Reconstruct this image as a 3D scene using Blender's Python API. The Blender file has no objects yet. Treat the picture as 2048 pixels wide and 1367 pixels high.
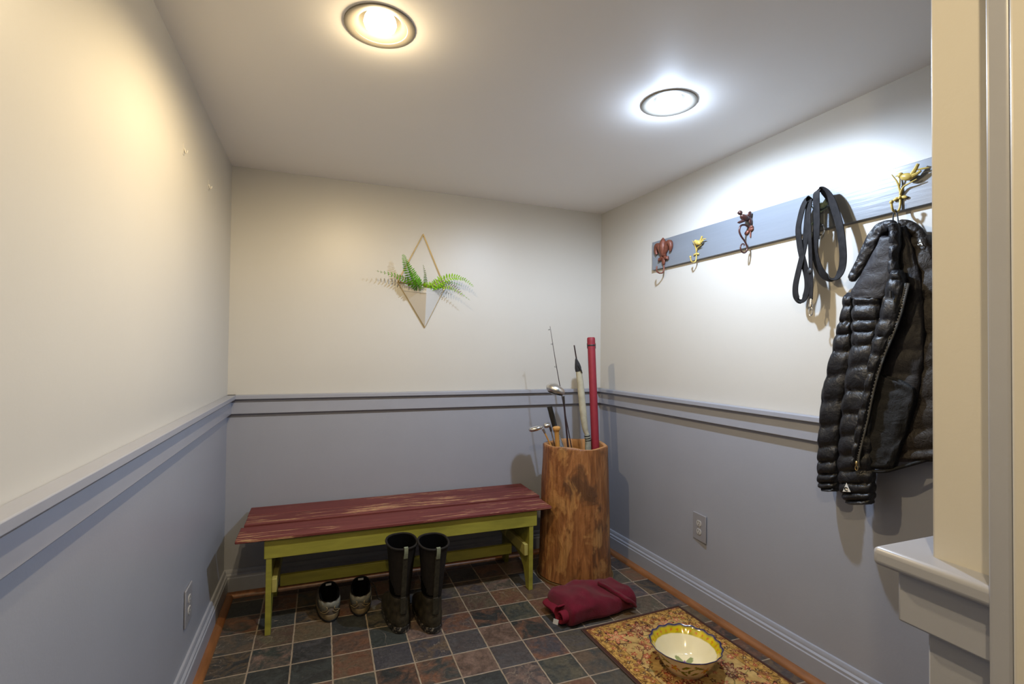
import bpy, bmesh, math, random
from mathutils import Vector, Matrix, noise
from mathutils.geometry import tessellate_polygon
random.seed(7)
PI = math.pi
scene = bpy.context.scene
C = scene.collection

# ------------------------------------------------------------------ camera, world, exposure
CAM = Vector((0.44796, -2.90522, 1.25552))
RGT = Vector((0.93493, -0.35468, 0.01071))
UPV = Vector((-0.01619, -0.0125, 0.99979))
FWD = Vector((0.35447, 0.93491, 0.01743))
FPX = 1000.864
cd = bpy.data.cameras.new('camera')
cam = bpy.data.objects.new('camera', cd); C.objects.link(cam)
cd.sensor_width = 36.0; cd.lens = FPX * 36.0 / 2048; cd.clip_start = 0.01
M = Matrix((( RGT.x, UPV.x, -FWD.x, CAM.x), (RGT.y, UPV.y, -FWD.y, CAM.y), (RGT.z, UPV.z, -FWD.z, CAM.z), (0, 0, 0, 1)))
cam.matrix_world = M
scene.camera = cam
w = bpy.data.worlds.new('world'); scene.world = w; w.use_nodes = True
w.node_tree.nodes['Background'].inputs[0].default_value = (0.9, 0.88, 0.85, 1)
w.node_tree.nodes['Background'].inputs[1].default_value = 0.05
vs = scene.view_settings
vs.view_transform = 'Standard'; vs.look = 'None'; vs.gamma = 1.0; vs.use_curve_mapping = False
vs.exposure = 2.39
try:
    scene.cycles.max_bounces = 12; scene.cycles.diffuse_bounces = 8; scene.cycles.sample_clamp_indirect = 6.0
except Exception: pass

# lamp table: x, y, bulb colour, power, tilt (direction the bulb is aimed)
WARM = (1.0, 0.78, 0.46); COOL = (0.70, 0.86, 1.10)
LAMPS = [(0.592, -1.405, WARM, 11.5, (0.05, 0.16, -1)), (1.655, -1.363, COOL, 17.0, (0.05, 0.05, -1)), (0.40, -3.05, WARM, 10.0, (0.25, 0.1, -1))]

# ------------------------------------------------------------------ measured room and ray helpers
W0, SK = 2.180, 0.0487            # the right wall opens slightly towards the camera
def XR(y): return W0 - SK * y
NR = Vector((-1, -SK, 0)).normalized()
def CZ(x, y): return 2.190 - 0.0072 * x - 0.0109 * y
RAIL = 1.0149
def ray(px, py): return FWD + RGT * ((px - 1024) / FPX) - UPV * ((py - 683.5) / FPX)
def AY(px, py, y): d = ray(px, py); return CAM + d * ((y - CAM.y) / d.y)
def AZ(px, py, z): d = ray(px, py); return CAM + d * ((z - CAM.z) / d.z)
def AR(px, py, off):
    d = ray(px, py); t = (W0 - off - SK * CAM.y - CAM.x) / (d.x + SK * d.y); return CAM + d * t
def RW(y, z, off=0.0): return Vector((XR(y), y, z)) + NR * off

# ------------------------------------------------------------------ materials
def lin(c):
    return tuple(((v / 255) / 12.92 if v / 255 <= 0.04045 else ((v / 255 + 0.055) / 1.055) ** 2.4) for v in c)
class NT:
    def __init__(s, name):
        s.m = bpy.data.materials.new(name); s.m.use_nodes = True
        s.t = s.m.node_tree; s.b = s.t.nodes['Principled BSDF']
    def n(s, typ, **kw):
        x = s.t.nodes.new(typ)
        for k, v in kw.items(): setattr(x, k, v)
        return x
    def l(s, a, b): s.t.links.new(a, b)
    def set(s, node, idx, v):
        if hasattr(v, 'is_linked') or hasattr(v, 'links'): s.l(v, node.inputs[idx])
        else: node.inputs[idx].default_value = v
    def math(s, op, a, b=0.0, c=0.0):
        x = s.n('ShaderNodeMath', operation=op)
        s.set(x, 0, a); s.set(x, 1, b)
        if op in ('SMOOTH_MIN', 'MULTIPLY_ADD', 'WRAP', 'COMPARE'): s.set(x, 2, c)
        return x.outputs[0]
    def coord(s, scale=(1, 1, 1), rot=(0, 0, 0)):
        tc = s.n('ShaderNodeTexCoord'); mp = s.n('ShaderNodeMapping')
        mp.inputs['Scale'].default_value = scale; mp.inputs['Rotation'].default_value = rot
        s.l(tc.outputs['Object'], mp.inputs['Vector']); return mp.outputs[0]
    def noise(s, vec, scale, detail=4, rough=0.55, dist=0.0):
        x = s.n('ShaderNodeTexNoise'); s.l(vec, x.inputs['Vector'])
        x.inputs['Scale'].default_value = scale; x.inputs['Detail'].default_value = detail
        x.inputs['Roughness'].default_value = rough; x.inputs['Distortion'].default_value = dist
        return x
    def ramp(s, fac, stops, interp='LINEAR'):
        x = s.n('ShaderNodeValToRGB'); s.l(fac, x.inputs[0]); r = x.color_ramp; r.interpolation = interp
        while len(r.elements) < len(stops): r.elements.new(0.5)
        for e, (p, c) in zip(r.elements, stops):
            e.position = p; e.color = (c, c, c, 1) if isinstance(c, (int, float)) else (*c, 1)
        return x.outputs[0]
    def mix(s, fac, a, b, blend='MIX'):
        x = s.n('ShaderNodeMix', data_type='RGBA', blend_type=blend)
        s.set(x, 0, fac)
        for i, v in ((6, a), (7, b)):
            if hasattr(v, 'links'): s.l(v, x.inputs[i])
            else: x.inputs[i].default_value = (*v, 1)
        return x.outputs[2]
    def base(s, v):
        if hasattr(v, 'links'): s.l(v, s.b.inputs['Base Color'])
        else: s.b.inputs['Base Color'].default_value = (*v, 1)
    def bump(s, h, strength=0.2, dist=0.005):
        x = s.n('ShaderNodeBump'); x.inputs['Strength'].default_value = strength; x.inputs['Distance'].default_value = dist
        s.l(h, x.inputs['Height']); s.l(x.outputs[0], s.b.inputs['Normal'])
    def p(s, **kw):
        for k, v in kw.items():
            k = k.replace('_', ' ')
            if k in s.b.inputs: s.b.inputs[k].default_value = v
        return s
def simple(name, col, rough=0.5, metal=0.0, var=0.0, vscale=20, bump=0.0, bscale=200, stretch=(1, 1, 1), spec=0.5, **kw):
    a = NT(name); a.p(Roughness=rough, Metallic=metal, Specular_IOR_Level=spec, **kw)
    vec = a.coord(stretch)
    if var:
        nz = a.noise(vec, vscale, 5)
        f = a.ramp(nz.outputs[0], [(0.3, 0.0), (0.7, 1.0)])
        a.base(a.mix(f, tuple(v * (1 - var) for v in col), tuple(min(1, v * (1 + var)) for v in col)))
    else: a.base(col)
    if bump: a.bump(a.noise(vec, bscale, 3).outputs[0], bump, 0.002)
    return a.m

m_cream = simple('cream_wall_paint', (0.49, 0.475, 0.44), 0.38, bump=0.06, bscale=140, var=0.012, vscale=3, spec=0.35)
m_grey = simple('blue_grey_wall_paint', (0.285, 0.298, 0.345), 0.36, bump=0.10, bscale=140, var=0.02, vscale=4, spec=0.4)
m_trim = simple('blue_grey_trim_paint', (0.29, 0.303, 0.352), 0.34, bump=0.03, bscale=60, var=0.03, vscale=8, spec=0.4)
m_board = simple('blue_grey_brushed_board_paint', (0.165, 0.182, 0.208), 0.30, bump=0.25, bscale=90, stretch=(1, 0.06, 1), var=0.03)
m_ceil = simple('ceiling_paint', (0.90, 0.88, 0.86), 0.6, bump=0.06, bscale=120)
m_shoe = simple('orange_wood_moulding', (0.215, 0.088, 0.032), 0.35, var=0.25, vscale=12, stretch=(4, 0.6, 4))

def slate():
    a = NT('slate_tile'); s = 0.155; x0, y0 = 0.3513, -0.7182
    tc = a.n('ShaderNodeTexCoord'); sp = a.n('ShaderNodeSeparateXYZ'); a.l(tc.outputs['Object'], sp.inputs[0])
    wob = a.noise(tc.outputs['Object'], 22, 3)
    wv = a.math('MULTIPLY', a.math('SUBTRACT', wob.outputs[0], 0.5), 0.03)
    u = a.math('ADD', a.math('DIVIDE', a.math('SUBTRACT', sp.outputs[0], x0 - 10 * s), s), wv)
    v = a.math('ADD', a.math('DIVIDE', a.math('SUBTRACT', sp.outputs[1], y0 - 30 * s), s), wv)
    iu, iv = a.math('FLOOR', u), a.math('FLOOR', v)
    du = a.math('ABSOLUTE', a.math('SUBTRACT', a.math('FRACT', u), 0.5)); dv = a.math('ABSOLUTE', a.math('SUBTRACT', a.math('FRACT', v), 0.5))
    edge = a.math('MAXIMUM', du, dv)
    cell = a.n('ShaderNodeCombineXYZ'); a.l(iu, cell.inputs[0]); a.l(iv, cell.inputs[1])
    wn = a.n('ShaderNodeTexWhiteNoise', noise_dimensions='3D'); a.l(cell.outputs[0], wn.inputs['Vector'])
    sc = a.n('ShaderNodeVectorMath', operation='SCALE'); a.l(wn.outputs['Color'], sc.inputs[0]); sc.inputs['Scale'].default_value = 17
    pos = a.n('ShaderNodeVectorMath', operation='ADD'); a.l(tc.outputs['Object'], pos.inputs[0]); a.l(sc.outputs[0], pos.inputs[1])
    P_ = pos.outputs[0]
    sepc = a.n('ShaderNodeSeparateColor'); a.l(wn.outputs['Color'], sepc.inputs[0])
    pal = [(0.030, 0.031, 0.031), (0.085, 0.055, 0.042), (0.046, 0.047, 0.044), (0.10, 0.072, 0.05), (0.062, 0.052, 0.052), (0.038, 0.043, 0.040), (0.125, 0.062, 0.04), (0.075, 0.064, 0.048), (0.052, 0.049, 0.056), (0.115, 0.08, 0.05)]
    c1 = a.ramp(sepc.outputs[0], [(i / 10, c) for i, c in enumerate(pal)], 'CONSTANT')
    pal2 = [(0.15, 0.07, 0.04), (0.04, 0.045, 0.043), (0.13, 0.085, 0.045), (0.06, 0.057, 0.06), (0.17, 0.11, 0.085), (0.085, 0.075, 0.05)]
    c2 = a.ramp(sepc.outputs[1], [(i / 6, c) for i, c in enumerate(pal2)], 'CONSTANT')
    nz = a.noise(P_, 13, 6, 0.62, 0.9)
    col = a.mix(a.ramp(nz.outputs[0], [(0.42, 0.0), (0.66, 1.0)]), c1, c2)
    nf = a.noise(P_, 70, 5, 0.7)
    col = a.mix(0.85, col, a.ramp(nf.outputs[0], [(0.25, 0.45), (0.75, 1.45)]), 'MULTIPLY')
    vn = a.noise(P_, 7, 3, 0.5, 0.5)
    vein = a.ramp(a.math('ABSOLUTE', a.math('SUBTRACT', vn.outputs[0], 0.5)), [(0.0, 1.0), (0.0045, 0.0)])
    on = a.math('GREATER_THAN', sepc.outputs[2], 0.62)
    col = a.mix(a.math('MULTIPLY', a.math('MULTIPLY', vein, on), 0.7), col, (0.25, 0.2, 0.15))
    sp_ = a.ramp(a.noise(P_, 130, 2).outputs[0], [(0.68, 0.0), (0.74, 0.55)])
    col = a.mix(sp_, col, (0.24, 0.20, 0.16))
    g = a.ramp(edge, [(0.477, 0.0), (0.484, 1.0)])
    gn = a.ramp(a.noise(tc.outputs['Object'], 30, 3).outputs[0], [(0.3, (0.22, 0.17, 0.12)), (0.7, (0.33, 0.265, 0.195))])
    a.base(a.mix(g, col, gn))
    a.l(a.ramp(nz.outputs[0], [(0.3, 0.33), (0.7, 0.5)]), a.b.inputs['Roughness'])
    h = a.math('SUBTRACT', a.math('ADD', a.math('MULTIPLY', nz.outputs[0], 0.8), a.math('MULTIPLY', nf.outputs[0], 0.35)), a.math('MULTIPLY', g, 0.5))
    a.bump(h, 0.55, 0.005)
    return a.m
m_slate = slate()

def bench_red():
    a = NT('worn_red_paint'); tc = a.coord()
    st = a.coord((0.55, 8, 8)); n1 = a.noise(st, 9, 7, 0.68, 0.3)
    big = a.noise(a.coord((1.2, 4.0, 1)), 1.7, 2)
    m = a.math('MULTIPLY_ADD', big.outputs[0], 0.55, n1.outputs[0])
    tc2 = a.n('ShaderNodeTexCoord'); sp = a.n('ShaderNodeSeparateXYZ'); a.l(tc2.outputs['Object'], sp.inputs[0])
    # wear collects along the middle board (local y about 0.05)
    band = a.ramp(a.math('ABSOLUTE', a.math('SUBTRACT', sp.outputs[1], 0.02)), [(0.0, 0.20), (0.045, 0.17), (0.07, 0.06), (0.10, 0.035), (0.2, 0.07)])
    m2 = a.math('ADD', m, band)
    wear = a.ramp(m2, [(0.955, 0.0), (1.0, 1.0)])
    red = a.mix(a.ramp(a.noise(st, 5, 4).outputs[0], [(0.3, 0.0), (0.7, 1.0)]), (0.105, 0.022, 0.020), (0.155, 0.038, 0.034))
    tan = a.mix(a.ramp(a.noise(tc, 40, 3).outputs[0], [(0.35, 0.0), (0.65, 1.0)]), (0.42, 0.25, 0.12), (0.30, 0.12, 0.08))
    a.base(a.mix(wear, red, tan)); a.p(Roughness=0.55, Specular_IOR_Level=0.3)
    a.bump(n1.outputs[0], 0.15, 0.003); return a.m
m_red = bench_red()
m_green = simple('olive_green_paint', (0.25, 0.235, 0.035), 0.42, var=0.22, vscale=7, stretch=(0.7, 4, 4), bump=0.08, bscale=60)
m_green_end = simple('olive_green_end_grain', (0.36, 0.32, 0.09), 0.5, var=0.1, vscale=20)

def logwood():
    a = NT('log_wood')
    v1 = a.coord((1, 1, 0.16)); g1 = a.noise(v1, 26, 7, 0.62, 1.3)
    v2 = a.coord((1, 1, 0.55)); g2 = a.noise(v2, 6.5, 5, 0.6, 0.8)
    fine = a.noise(a.coord((1, 1, 0.05)), 120, 3)
    c = a.ramp(g1.outputs[0], [(0.25, (0.08, 0.028, 0.009)), (0.45, (0.20, 0.075, 0.022)), (0.6, (0.29, 0.12, 0.038)), (0.8, (0.41, 0.20, 0.072))])
    d = a.ramp(g2.outputs[0], [(0.54, 0.0), (0.63, 0.8)])
    c = a.mix(d, c, (0.07, 0.032, 0.015))
    l = a.ramp(a.noise(a.coord((1, 1, 0.5)), 11, 4, 0.6, 0.6).outputs[0], [(0.54, 0.0), (0.62, 0.6)])
    c = a.mix(l, c, (0.46, 0.235, 0.075))
    c = a.mix(0.5, c, a.ramp(fine.outputs[0], [(0.3, 0.55), (0.7, 1.35)]), 'MULTIPLY')
    a.base(c); a.p(Roughness=0.42)
    a.bump(a.math('ADD', a.math('MULTIPLY', g2.outputs[0], 1.2), a.math('MULTIPLY', g1.outputs[0], 0.4)), 0.8, 0.014)
    return a.m
m_log = logwood()
m_logrim = simple('log_end_wood', (0.40, 0.20, 0.075), 0.5, var=0.25, vscale=18, bump=0.2, bscale=60)
m_brass = simple('brass', (0.60, 0.44, 0.20), 0.28, 0.9)
m_gold = simple('gold_wire', (0.63, 0.47, 0.23), 0.32, 0.85)
m_base_wood = simple('dark_base_wood', (0.15, 0.075, 0.025), 0.45, var=0.2)
m_ceramic = simple('white_ceramic', (0.60, 0.58, 0.54), 0.25, var=0.01)
m_soil = simple('potting_soil', (0.05, 0.035, 0.022), 0.9, var=0.4, vscale=90, bump=0.6, bscale=120)
def leafm(nm, c):
    a = NT(nm); vec = a.coord(); f = a.ramp(a.noise(vec, 24, 3).outputs[0], [(0.3, 0.0), (0.7, 1.0)])
    a.base(a.mix(f, tuple(x * 0.6 for x in c), tuple(x * 1.25 for x in c))); a.p(Roughness=0.55, Specular_IOR_Level=0.2)
    return a.m
m_leaf = leafm('fern_leaf', (0.085, 0.24, 0.010)); m_leaf_l = leafm('fern_leaf_light', (0.20, 0.42, 0.016))
m_leaf_dry = leafm('fern_leaf_dry', (0.42, 0.30, 0.14)); m_stem = simple('fern_stem', (0.16, 0.18, 0.035), 0.5)
m_rubber = simple('boot_rubber', (0.030, 0.025, 0.015), 0.5, spec=0.3, var=0.7, vscale=30, bump=0.35, bscale=160)
m_neoprene = simple('boot_neoprene', (0.0115, 0.0095, 0.008), 0.7, spec=0.2, var=0.3, vscale=60, bump=0.25, bscale=500)
m_boot_in = simple('boot_lining', (0.002, 0.002, 0.0022), 0.95, spec=0.05)
m_boot_tab = simple('grey_green_webbing', (0.16, 0.18, 0.12), 0.7, var=0.25, vscale=120)
m_boot_seam = simple('boot_heel_strip', (0.026, 0.023, 0.015), 0.6, spec=0.25, var=0.5, vscale=80)
def boot_sole():
    a = NT('boot_sole'); nz = a.noise(a.coord(), 70, 3)
    a.base(a.mix(a.ramp(nz.outputs[0], [(0.52, 0.0), (0.62, 0.9)]), (0.010, 0.009, 0.008), (0.22, 0.19, 0.15)))
    a.p(Roughness=0.5); a.bump(nz.outputs[0], 0.5, 0.006); return a.m
m_boot_sole = boot_sole()
m_shoe_up = simple('sneaker_fabric', (0.10, 0.083, 0.066), 0.7, var=0.3, vscale=40, bump=0.3, bscale=400)
m_shoe_panel = simple('sneaker_grey_panel', (0.15, 0.15, 0.125), 0.6, var=0.15, vscale=60)
m_shoe_line = simple('sneaker_tan_piping', (0.20, 0.15, 0.075), 0.6)
m_shoe_mid = simple('sneaker_midsole', (0.15, 0.11, 0.055), 0.6, var=0.25, vscale=40)
m_black = simple('black_rubber', (0.012, 0.012, 0.013), 0.5, bump=0.2, bscale=150)
m_lining = simple('black_shoe_lining', (0.003, 0.003, 0.0033), 0.95, spec=0.05)
m_white = simple('white_label', (0.62, 0.62, 0.60), 0.6)
m_lace = simple('black_lace', (0.012, 0.012, 0.014), 0.7)
def terry():
    a = NT('maroon_terry'); v = a.coord()
    f = a.noise(v, 420, 2); g = a.noise(v, 14, 4)
    c = a.mix(a.ramp(g.outputs[0], [(0.3, 0.0), (0.7, 1.0)]), (0.085, 0.004, 0.013), (0.135, 0.008, 0.022))
    a.base(c); a.p(Roughness=0.95, Sheen_Weight=0.12, Specular_IOR_Level=0.1)
    a.bump(f.outputs[0], 0.8, 0.003); return a.m
m_towel = terry()
m_towel_in = simple('towel_inner_faces', (0.15, 0.013, 0.026), 0.95, bump=0.6, bscale=380, spec=0.1)
m_plate = simple('painted_cover_plate', (0.25, 0.25, 0.275), 0.35)
m_recept = simple('receptacle_plastic', (0.42, 0.41, 0.40), 0.35)
m_dark = simple('slot_dark', (0.01, 0.01, 0.01), 0.6)
m_chrome = simple('chrome', (0.72, 0.71, 0.69), 0.16, 1.0)
m_steel = simple('satin_steel', (0.62, 0.60, 0.57), 0.3, 1.0, bump=0.1, bscale=60)
m_dsteel = simple('dark_titanium', (0.17, 0.155, 0.14), 0.3, 0.9)
m_graphite = simple('graphite_shaft', (0.030, 0.018, 0.02), 0.3)
m_blackgrip = simple('black_foam_grip', (0.015, 0.015, 0.017), 0.75, bump=0.4, bscale=220)
m_bat = simple('bat_wood', (0.44, 0.225, 0.062), 0.32, var=0.2, vscale=16, stretch=(4, 4, 0.5))
m_khaki = simple('khaki_cloth', (0.36, 0.335, 0.25), 0.85, var=0.15, vscale=25, bump=0.3, bscale=90)
m_khaki_d = simple('khaki_lower_cloth', (0.23, 0.24, 0.20), 0.8, var=0.25, vscale=50)
m_blackcloth = simple('black_cloth', (0.012, 0.012, 0.014), 0.85)
m_redtube = simple('crimson_cloth_tube', (0.215, 0.010, 0.022), 0.6, var=0.08, vscale=30, bump=0.15, bscale=700)
def herring():
    a = NT('herringbone_cloth'); tc = a.n('ShaderNodeTexCoord'); sp = a.n('ShaderNodeSeparateXYZ'); a.l(tc.outputs['Object'], sp.inputs[0])
    zig = a.math('PINGPONG', a.math('MULTIPLY', sp.outputs[0], 60), 0.5)
    f = a.math('FRACT', a.math('ADD', a.math('MULTIPLY', sp.outputs[2], 130), zig))
    a.base(a.mix(a.math('GREATER_THAN', f, 0.5), (0.02, 0.02, 0.025), (0.5, 0.5, 0.5))); a.p(Roughness=0.7); return a.m
m_herring = herring()
m_rust = simple('rust_brown_iron', (0.135, 0.040, 0.022), 0.5, 0.2, var=0.35, vscale=60, bump=0.4, bscale=120)
m_choc = simple('chocolate_brown_iron', (0.058, 0.022, 0.018), 0.3, 0.3, var=0.3, vscale=60)
m_yellow = simple('antique_yellow_enamel', (0.46, 0.33, 0.075), 0.4, var=0.25, vscale=70)
m_verdi = simple('verdigris_enamel', (0.20, 0.28, 0.215), 0.5, var=0.3, vscale=70)
m_leash = simple('worn_black_webbing', (0.010, 0.009, 0.0095), 0.6, spec=0.2, var=0.55, vscale=45, bump=0.35, bscale=500)
def nylon(nm, c, r, wr=0.5):
    a = NT(nm); v = a.coord()
    n1 = a.noise(v, 34, 5, 0.6, 0.8); n2 = a.noise(a.coord((1, 1, 0.35)), 110, 3, 0.5, 0.5)
    a.base(a.mix(a.ramp(a.noise(v, 9, 4).outputs[0], [(0.35, 0.0), (0.75, 1.0)]), c, tuple(x * 1.7 for x in c)))
    a.p(Roughness=r, Specular_IOR_Level=0.42)
    a.bump(a.math('ADD', n1.outputs[0], a.math('MULTIPLY', n2.outputs[0], 0.35)), wr, 0.012); return a.m
m_puff = nylon('black_quilted_nylon', (0.0052, 0.0054, 0.0072), 0.42, 0.35)
m_smooth = nylon('black_smooth_nylon', (0.0075, 0.0068, 0.009), 0.55, 0.25)
m_jlining = nylon('charcoal_quilted_lining', (0.0075, 0.0065, 0.008), 0.62, 0.35)
m_pocket = nylon('black_mesh_pocket', (0.0055, 0.0055, 0.006), 0.75, 0.45)
m_jback = nylon('brown_black_back_shell', (0.011, 0.0075, 0.005), 0.6, 0.5)
m_zip = simple('grey_zip_tape', (0.075, 0.078, 0.08), 0.5, bump=0.6, bscale=600)
m_cantrim = simple('lamp_trim_satin', (0.17, 0.155, 0.13), 0.5)
def emis(name, col, st):
    a = NT(name); a.base((0.9, 0.9, 0.9)); a.b.inputs['Emission Color'].default_value = (*col, 1); a.b.inputs['Emission Strength'].default_value = st; return a.m
def vcol(name, rough=0.9, bump=0.0, bscale=500, spec=0.5, coat=0.0):
    a = NT(name); x = a.n('ShaderNodeVertexColor'); x.layer_name = 'Col'; a.base(x.outputs[0]); a.p(Roughness=rough, Specular_IOR_Level=spec, Coat_Weight=coat)
    if bump: a.bump(a.noise(a.coord(), bscale, 2).outputs[0], bump, 0.002)
    return a.m
m_rug = vcol('woven_floral_rug', 0.95, 0.7, 420, 0.1)
m_bowl = vcol('glazed_painted_pottery', 0.12, 0, spec=0.5, coat=0.3)

# ------------------------------------------------------------------ object helpers
ORG = {}
def tag(o, label=None, cat=None, group=None, kind=None):
    if label: o['label'] = label
    if cat: o['category'] = cat
    if group: o['group'] = group
    if kind: o['kind'] = kind
    return o
def thing(name, label, cat, loc=(0, 0, 0), group=None):
    o = bpy.data.objects.new(name, None); C.objects.link(o); o.location = loc; o.empty_display_size = 0.05
    ORG[o.name] = Vector(loc); return tag(o, label, cat, group)
def dup(root, loc, rotz, label, group=None, new_data=None):
    r = root.copy(); C.objects.link(r); r.location = loc; r.rotation_euler = (0, 0, rotz); tag(r, label, None, group)
    for ch in list(root.children):
        c = ch.copy(); C.objects.link(c); c.parent = r
        for g in list(ch.children):
            d = g.copy(); C.objects.link(d); d.parent = c
    return r
class MB:
    def __init__(s): s.bm = bmesh.new(); s.col = None
    def quad(s, pts, mi=0):
        f = s.bm.faces.new([s.bm.verts.new(p) for p in pts]); f.material_index = mi; return f
    def hexa(s, p, mi=0):   # 8 points: bottom loop 0-3, top loop 4-7
        v = [s.bm.verts.new(q) for q in p]
        for f in ((0, 3, 2, 1), (4, 5, 6, 7), (0, 1, 5, 4), (1, 2, 6, 5), (2, 3, 7, 6), (3, 0, 4, 7)):
            s.bm.faces.new([v[i] for i in f]).material_index = mi
        return s
    def box(s, a, b, mi=0):
        x0, y0, z0 = a; x1, y1, z1 = b
        return s.hexa([(x0, y0, z0), (x1, y0, z0), (x1, y1, z0), (x0, y1, z0), (x0, y0, z1), (x1, y0, z1), (x1, y1, z1), (x0, y1, z1)], mi)
    def prism(s, poly, axis, a, b, mi=0):   # poly in the plane normal to axis
        def P(u, v, w): return {'x': (w, u, v), 'y': (u, w, v), 'z': (u, v, w)}[axis]
        A = [s.bm.verts.new(P(u, v, a)) for u, v in poly]; B = [s.bm.verts.new(P(u, v, b)) for u, v in poly]
        n = len(poly)
        for i in range(n): s.bm.faces.new([A[i], A[(i + 1) % n], B[(i + 1) % n], B[i]]).material_index = mi
        for t in tessellate_polygon([[Vector((u, v, 0)) for u, v in poly]]):
            s.bm.faces.new([A[i] for i in t]).material_index = mi; s.bm.faces.new([B[i] for i in t[::-1]]).material_index = mi
        return s
    def loft(s, rings, close=True, caps=(True, True), mi=0):
        R = [[s.bm.verts.new(p) for p in r] for r in rings]; n = len(R[0])
        for a, b in zip(R, R[1:]):
            for i in range(n if close else n - 1):
                j = (i + 1) % n
                try: s.bm.faces.new([a[i], a[j], b[j], b[i]]).material_index = mi
                except ValueError: pass
        if close and n > 2:
            if caps[0]: s.bm.faces.new(R[0][::-1]).material_index = mi
            if caps[1]: s.bm.faces.new(R[-1]).material_index = mi
        return s
    def tube(s, pts, r, seg=10, mi=0, flat=1.0, fdir=None):
        pts = [Vector(p) for p in pts]; n = len(pts)
        rs = r if isinstance(r, (list, tuple)) else [r] * n
        rings = []; prev = None
        for i, p in enumerate(pts):
            t = (pts[min(i + 1, n - 1)] - pts[max(i - 1, 0)]).normalized()
            ref = prev if prev is not None else (Vector((0, 0, 1)) if abs(t.z) < 0.9 else Vector((1, 0, 0)))
            if fdir is not None: ref = Vector(fdir)
            u = (ref - t * ref.dot(t)).normalized(); prev = u; v = t.cross(u)
            rings.append([p + (u * math.cos(k * 2 * PI / seg) * flat + v * math.sin(k * 2 * PI / seg)) * rs[i] for k in range(seg)])
        return s.loft(rings, mi=mi)
    def lathe(s, prof, c=(0, 0, 0), seg=48, mi=0, axis=None, fn=None, caps=(False, False)):
        c = Vector(c); ax = Vector(axis).normalized() if axis else Vector((0, 0, 1))
        u = ax.orthogonal().normalized() if axis else Vector((1, 0, 0)); v = ax.cross(u)
        rings = []
        for r, h in prof:
            ring = []
            for k in range(seg):
                t = k * 2 * PI / seg; rr, hh = (r, h) if fn is None else fn(r, h, t)
                ring.append(c + (u * math.cos(t) + v * math.sin(t)) * rr + ax * hh)
            rings.append(ring)
        return s.loft(rings, caps=caps, mi=mi)
    def ball(s, c, r, seg=16, rings=10, rot=None, mi=0):
        c = Vector(c); r = r if isinstance(r, (tuple, list)) else (r, r, r)
        rot = rot or Matrix.Identity(3); rr = []
        for i in range(rings + 1):
            a = -PI / 2 + PI * i / rings; cr = max(math.cos(a), 0.02)
            rr.append([c + rot @ Vector((r[0] * cr * math.cos(2 * PI * k / seg), r[1] * cr * math.sin(2 * PI * k / seg), r[2] * math.sin(a))) for k in range(seg)])
        return s.loft(rr, mi=mi)
    def build(s, name, mats, parent=None, smooth=True, bevel=0.0, bseg=2, subsurf=0, solid=0.0, angle=40, org=None, weld=True):
        o_ = Vector(org) if org is not None else (ORG[parent.name] if parent is not None else Vector((0, 0, 0)))
        if weld and s.col is None: bmesh.ops.remove_doubles(s.bm, verts=s.bm.verts, dist=1e-6)
        bmesh.ops.recalc_face_normals(s.bm, faces=s.bm.faces)
        bmesh.ops.translate(s.bm, verts=s.bm.verts, vec=-o_)
        me = bpy.data.meshes.new(name); s.bm.to_mesh(me); s.bm.free()
        for m in (mats if isinstance(mats, (list, tuple)) else [mats]): me.materials.append(m)
        o = bpy.data.objects.new(name, me); C.objects.link(o)
        if parent is not None: o.parent = parent
        else: o.location = o_
        ORG[o.name] = o_
        if s.col is not None:
            at = me.color_attributes.new('Col', 'FLOAT_COLOR', 'POINT')
            at.data.foreach_set('color', [x for c in s.col for x in (*c, 1.0)])
        if smooth:
            for p in me.polygons: p.use_smooth = True
        if solid:
            md = o.modifiers.new('thickness', 'SOLIDIFY'); md.thickness = solid; md.offset = 0
        if bevel:
            md = o.modifiers.new('bevel', 'BEVEL'); md.width = bevel; md.segments = bseg; md.limit_method = 'ANGLE'; md.angle_limit = math.radians(35)
        if subsurf:
            md = o.modifiers.new('sub', 'SUBSURF'); md.levels = subsurf; md.render_levels = subsurf
        if smooth and not subsurf:
            try:
                me.set_sharp_from_angle(angle=math.radians(angle))
            except Exception: pass
        return o
def struct(name, mb, mats, **kw):
    o = mb.build(name, mats, **kw); o['kind'] = 'structure'; return o
def spline(pts, n):
    pts = [Vector(p) for p in pts]; out = []; m = len(pts) - 1
    for i in range(n + 1):
        t = i / n * m; k = min(int(t), m - 1); f = t - k
        a, b, c, d = pts[max(k - 1, 0)], pts[k], pts[k + 1], pts[min(k + 2, m)]
        out.append(0.5 * ((2 * b) + (c - a) * f + (2 * a - 5 * b + 4 * c - d) * f * f + (3 * b - a - 3 * c + d) * f ** 3))
    return out

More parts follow.
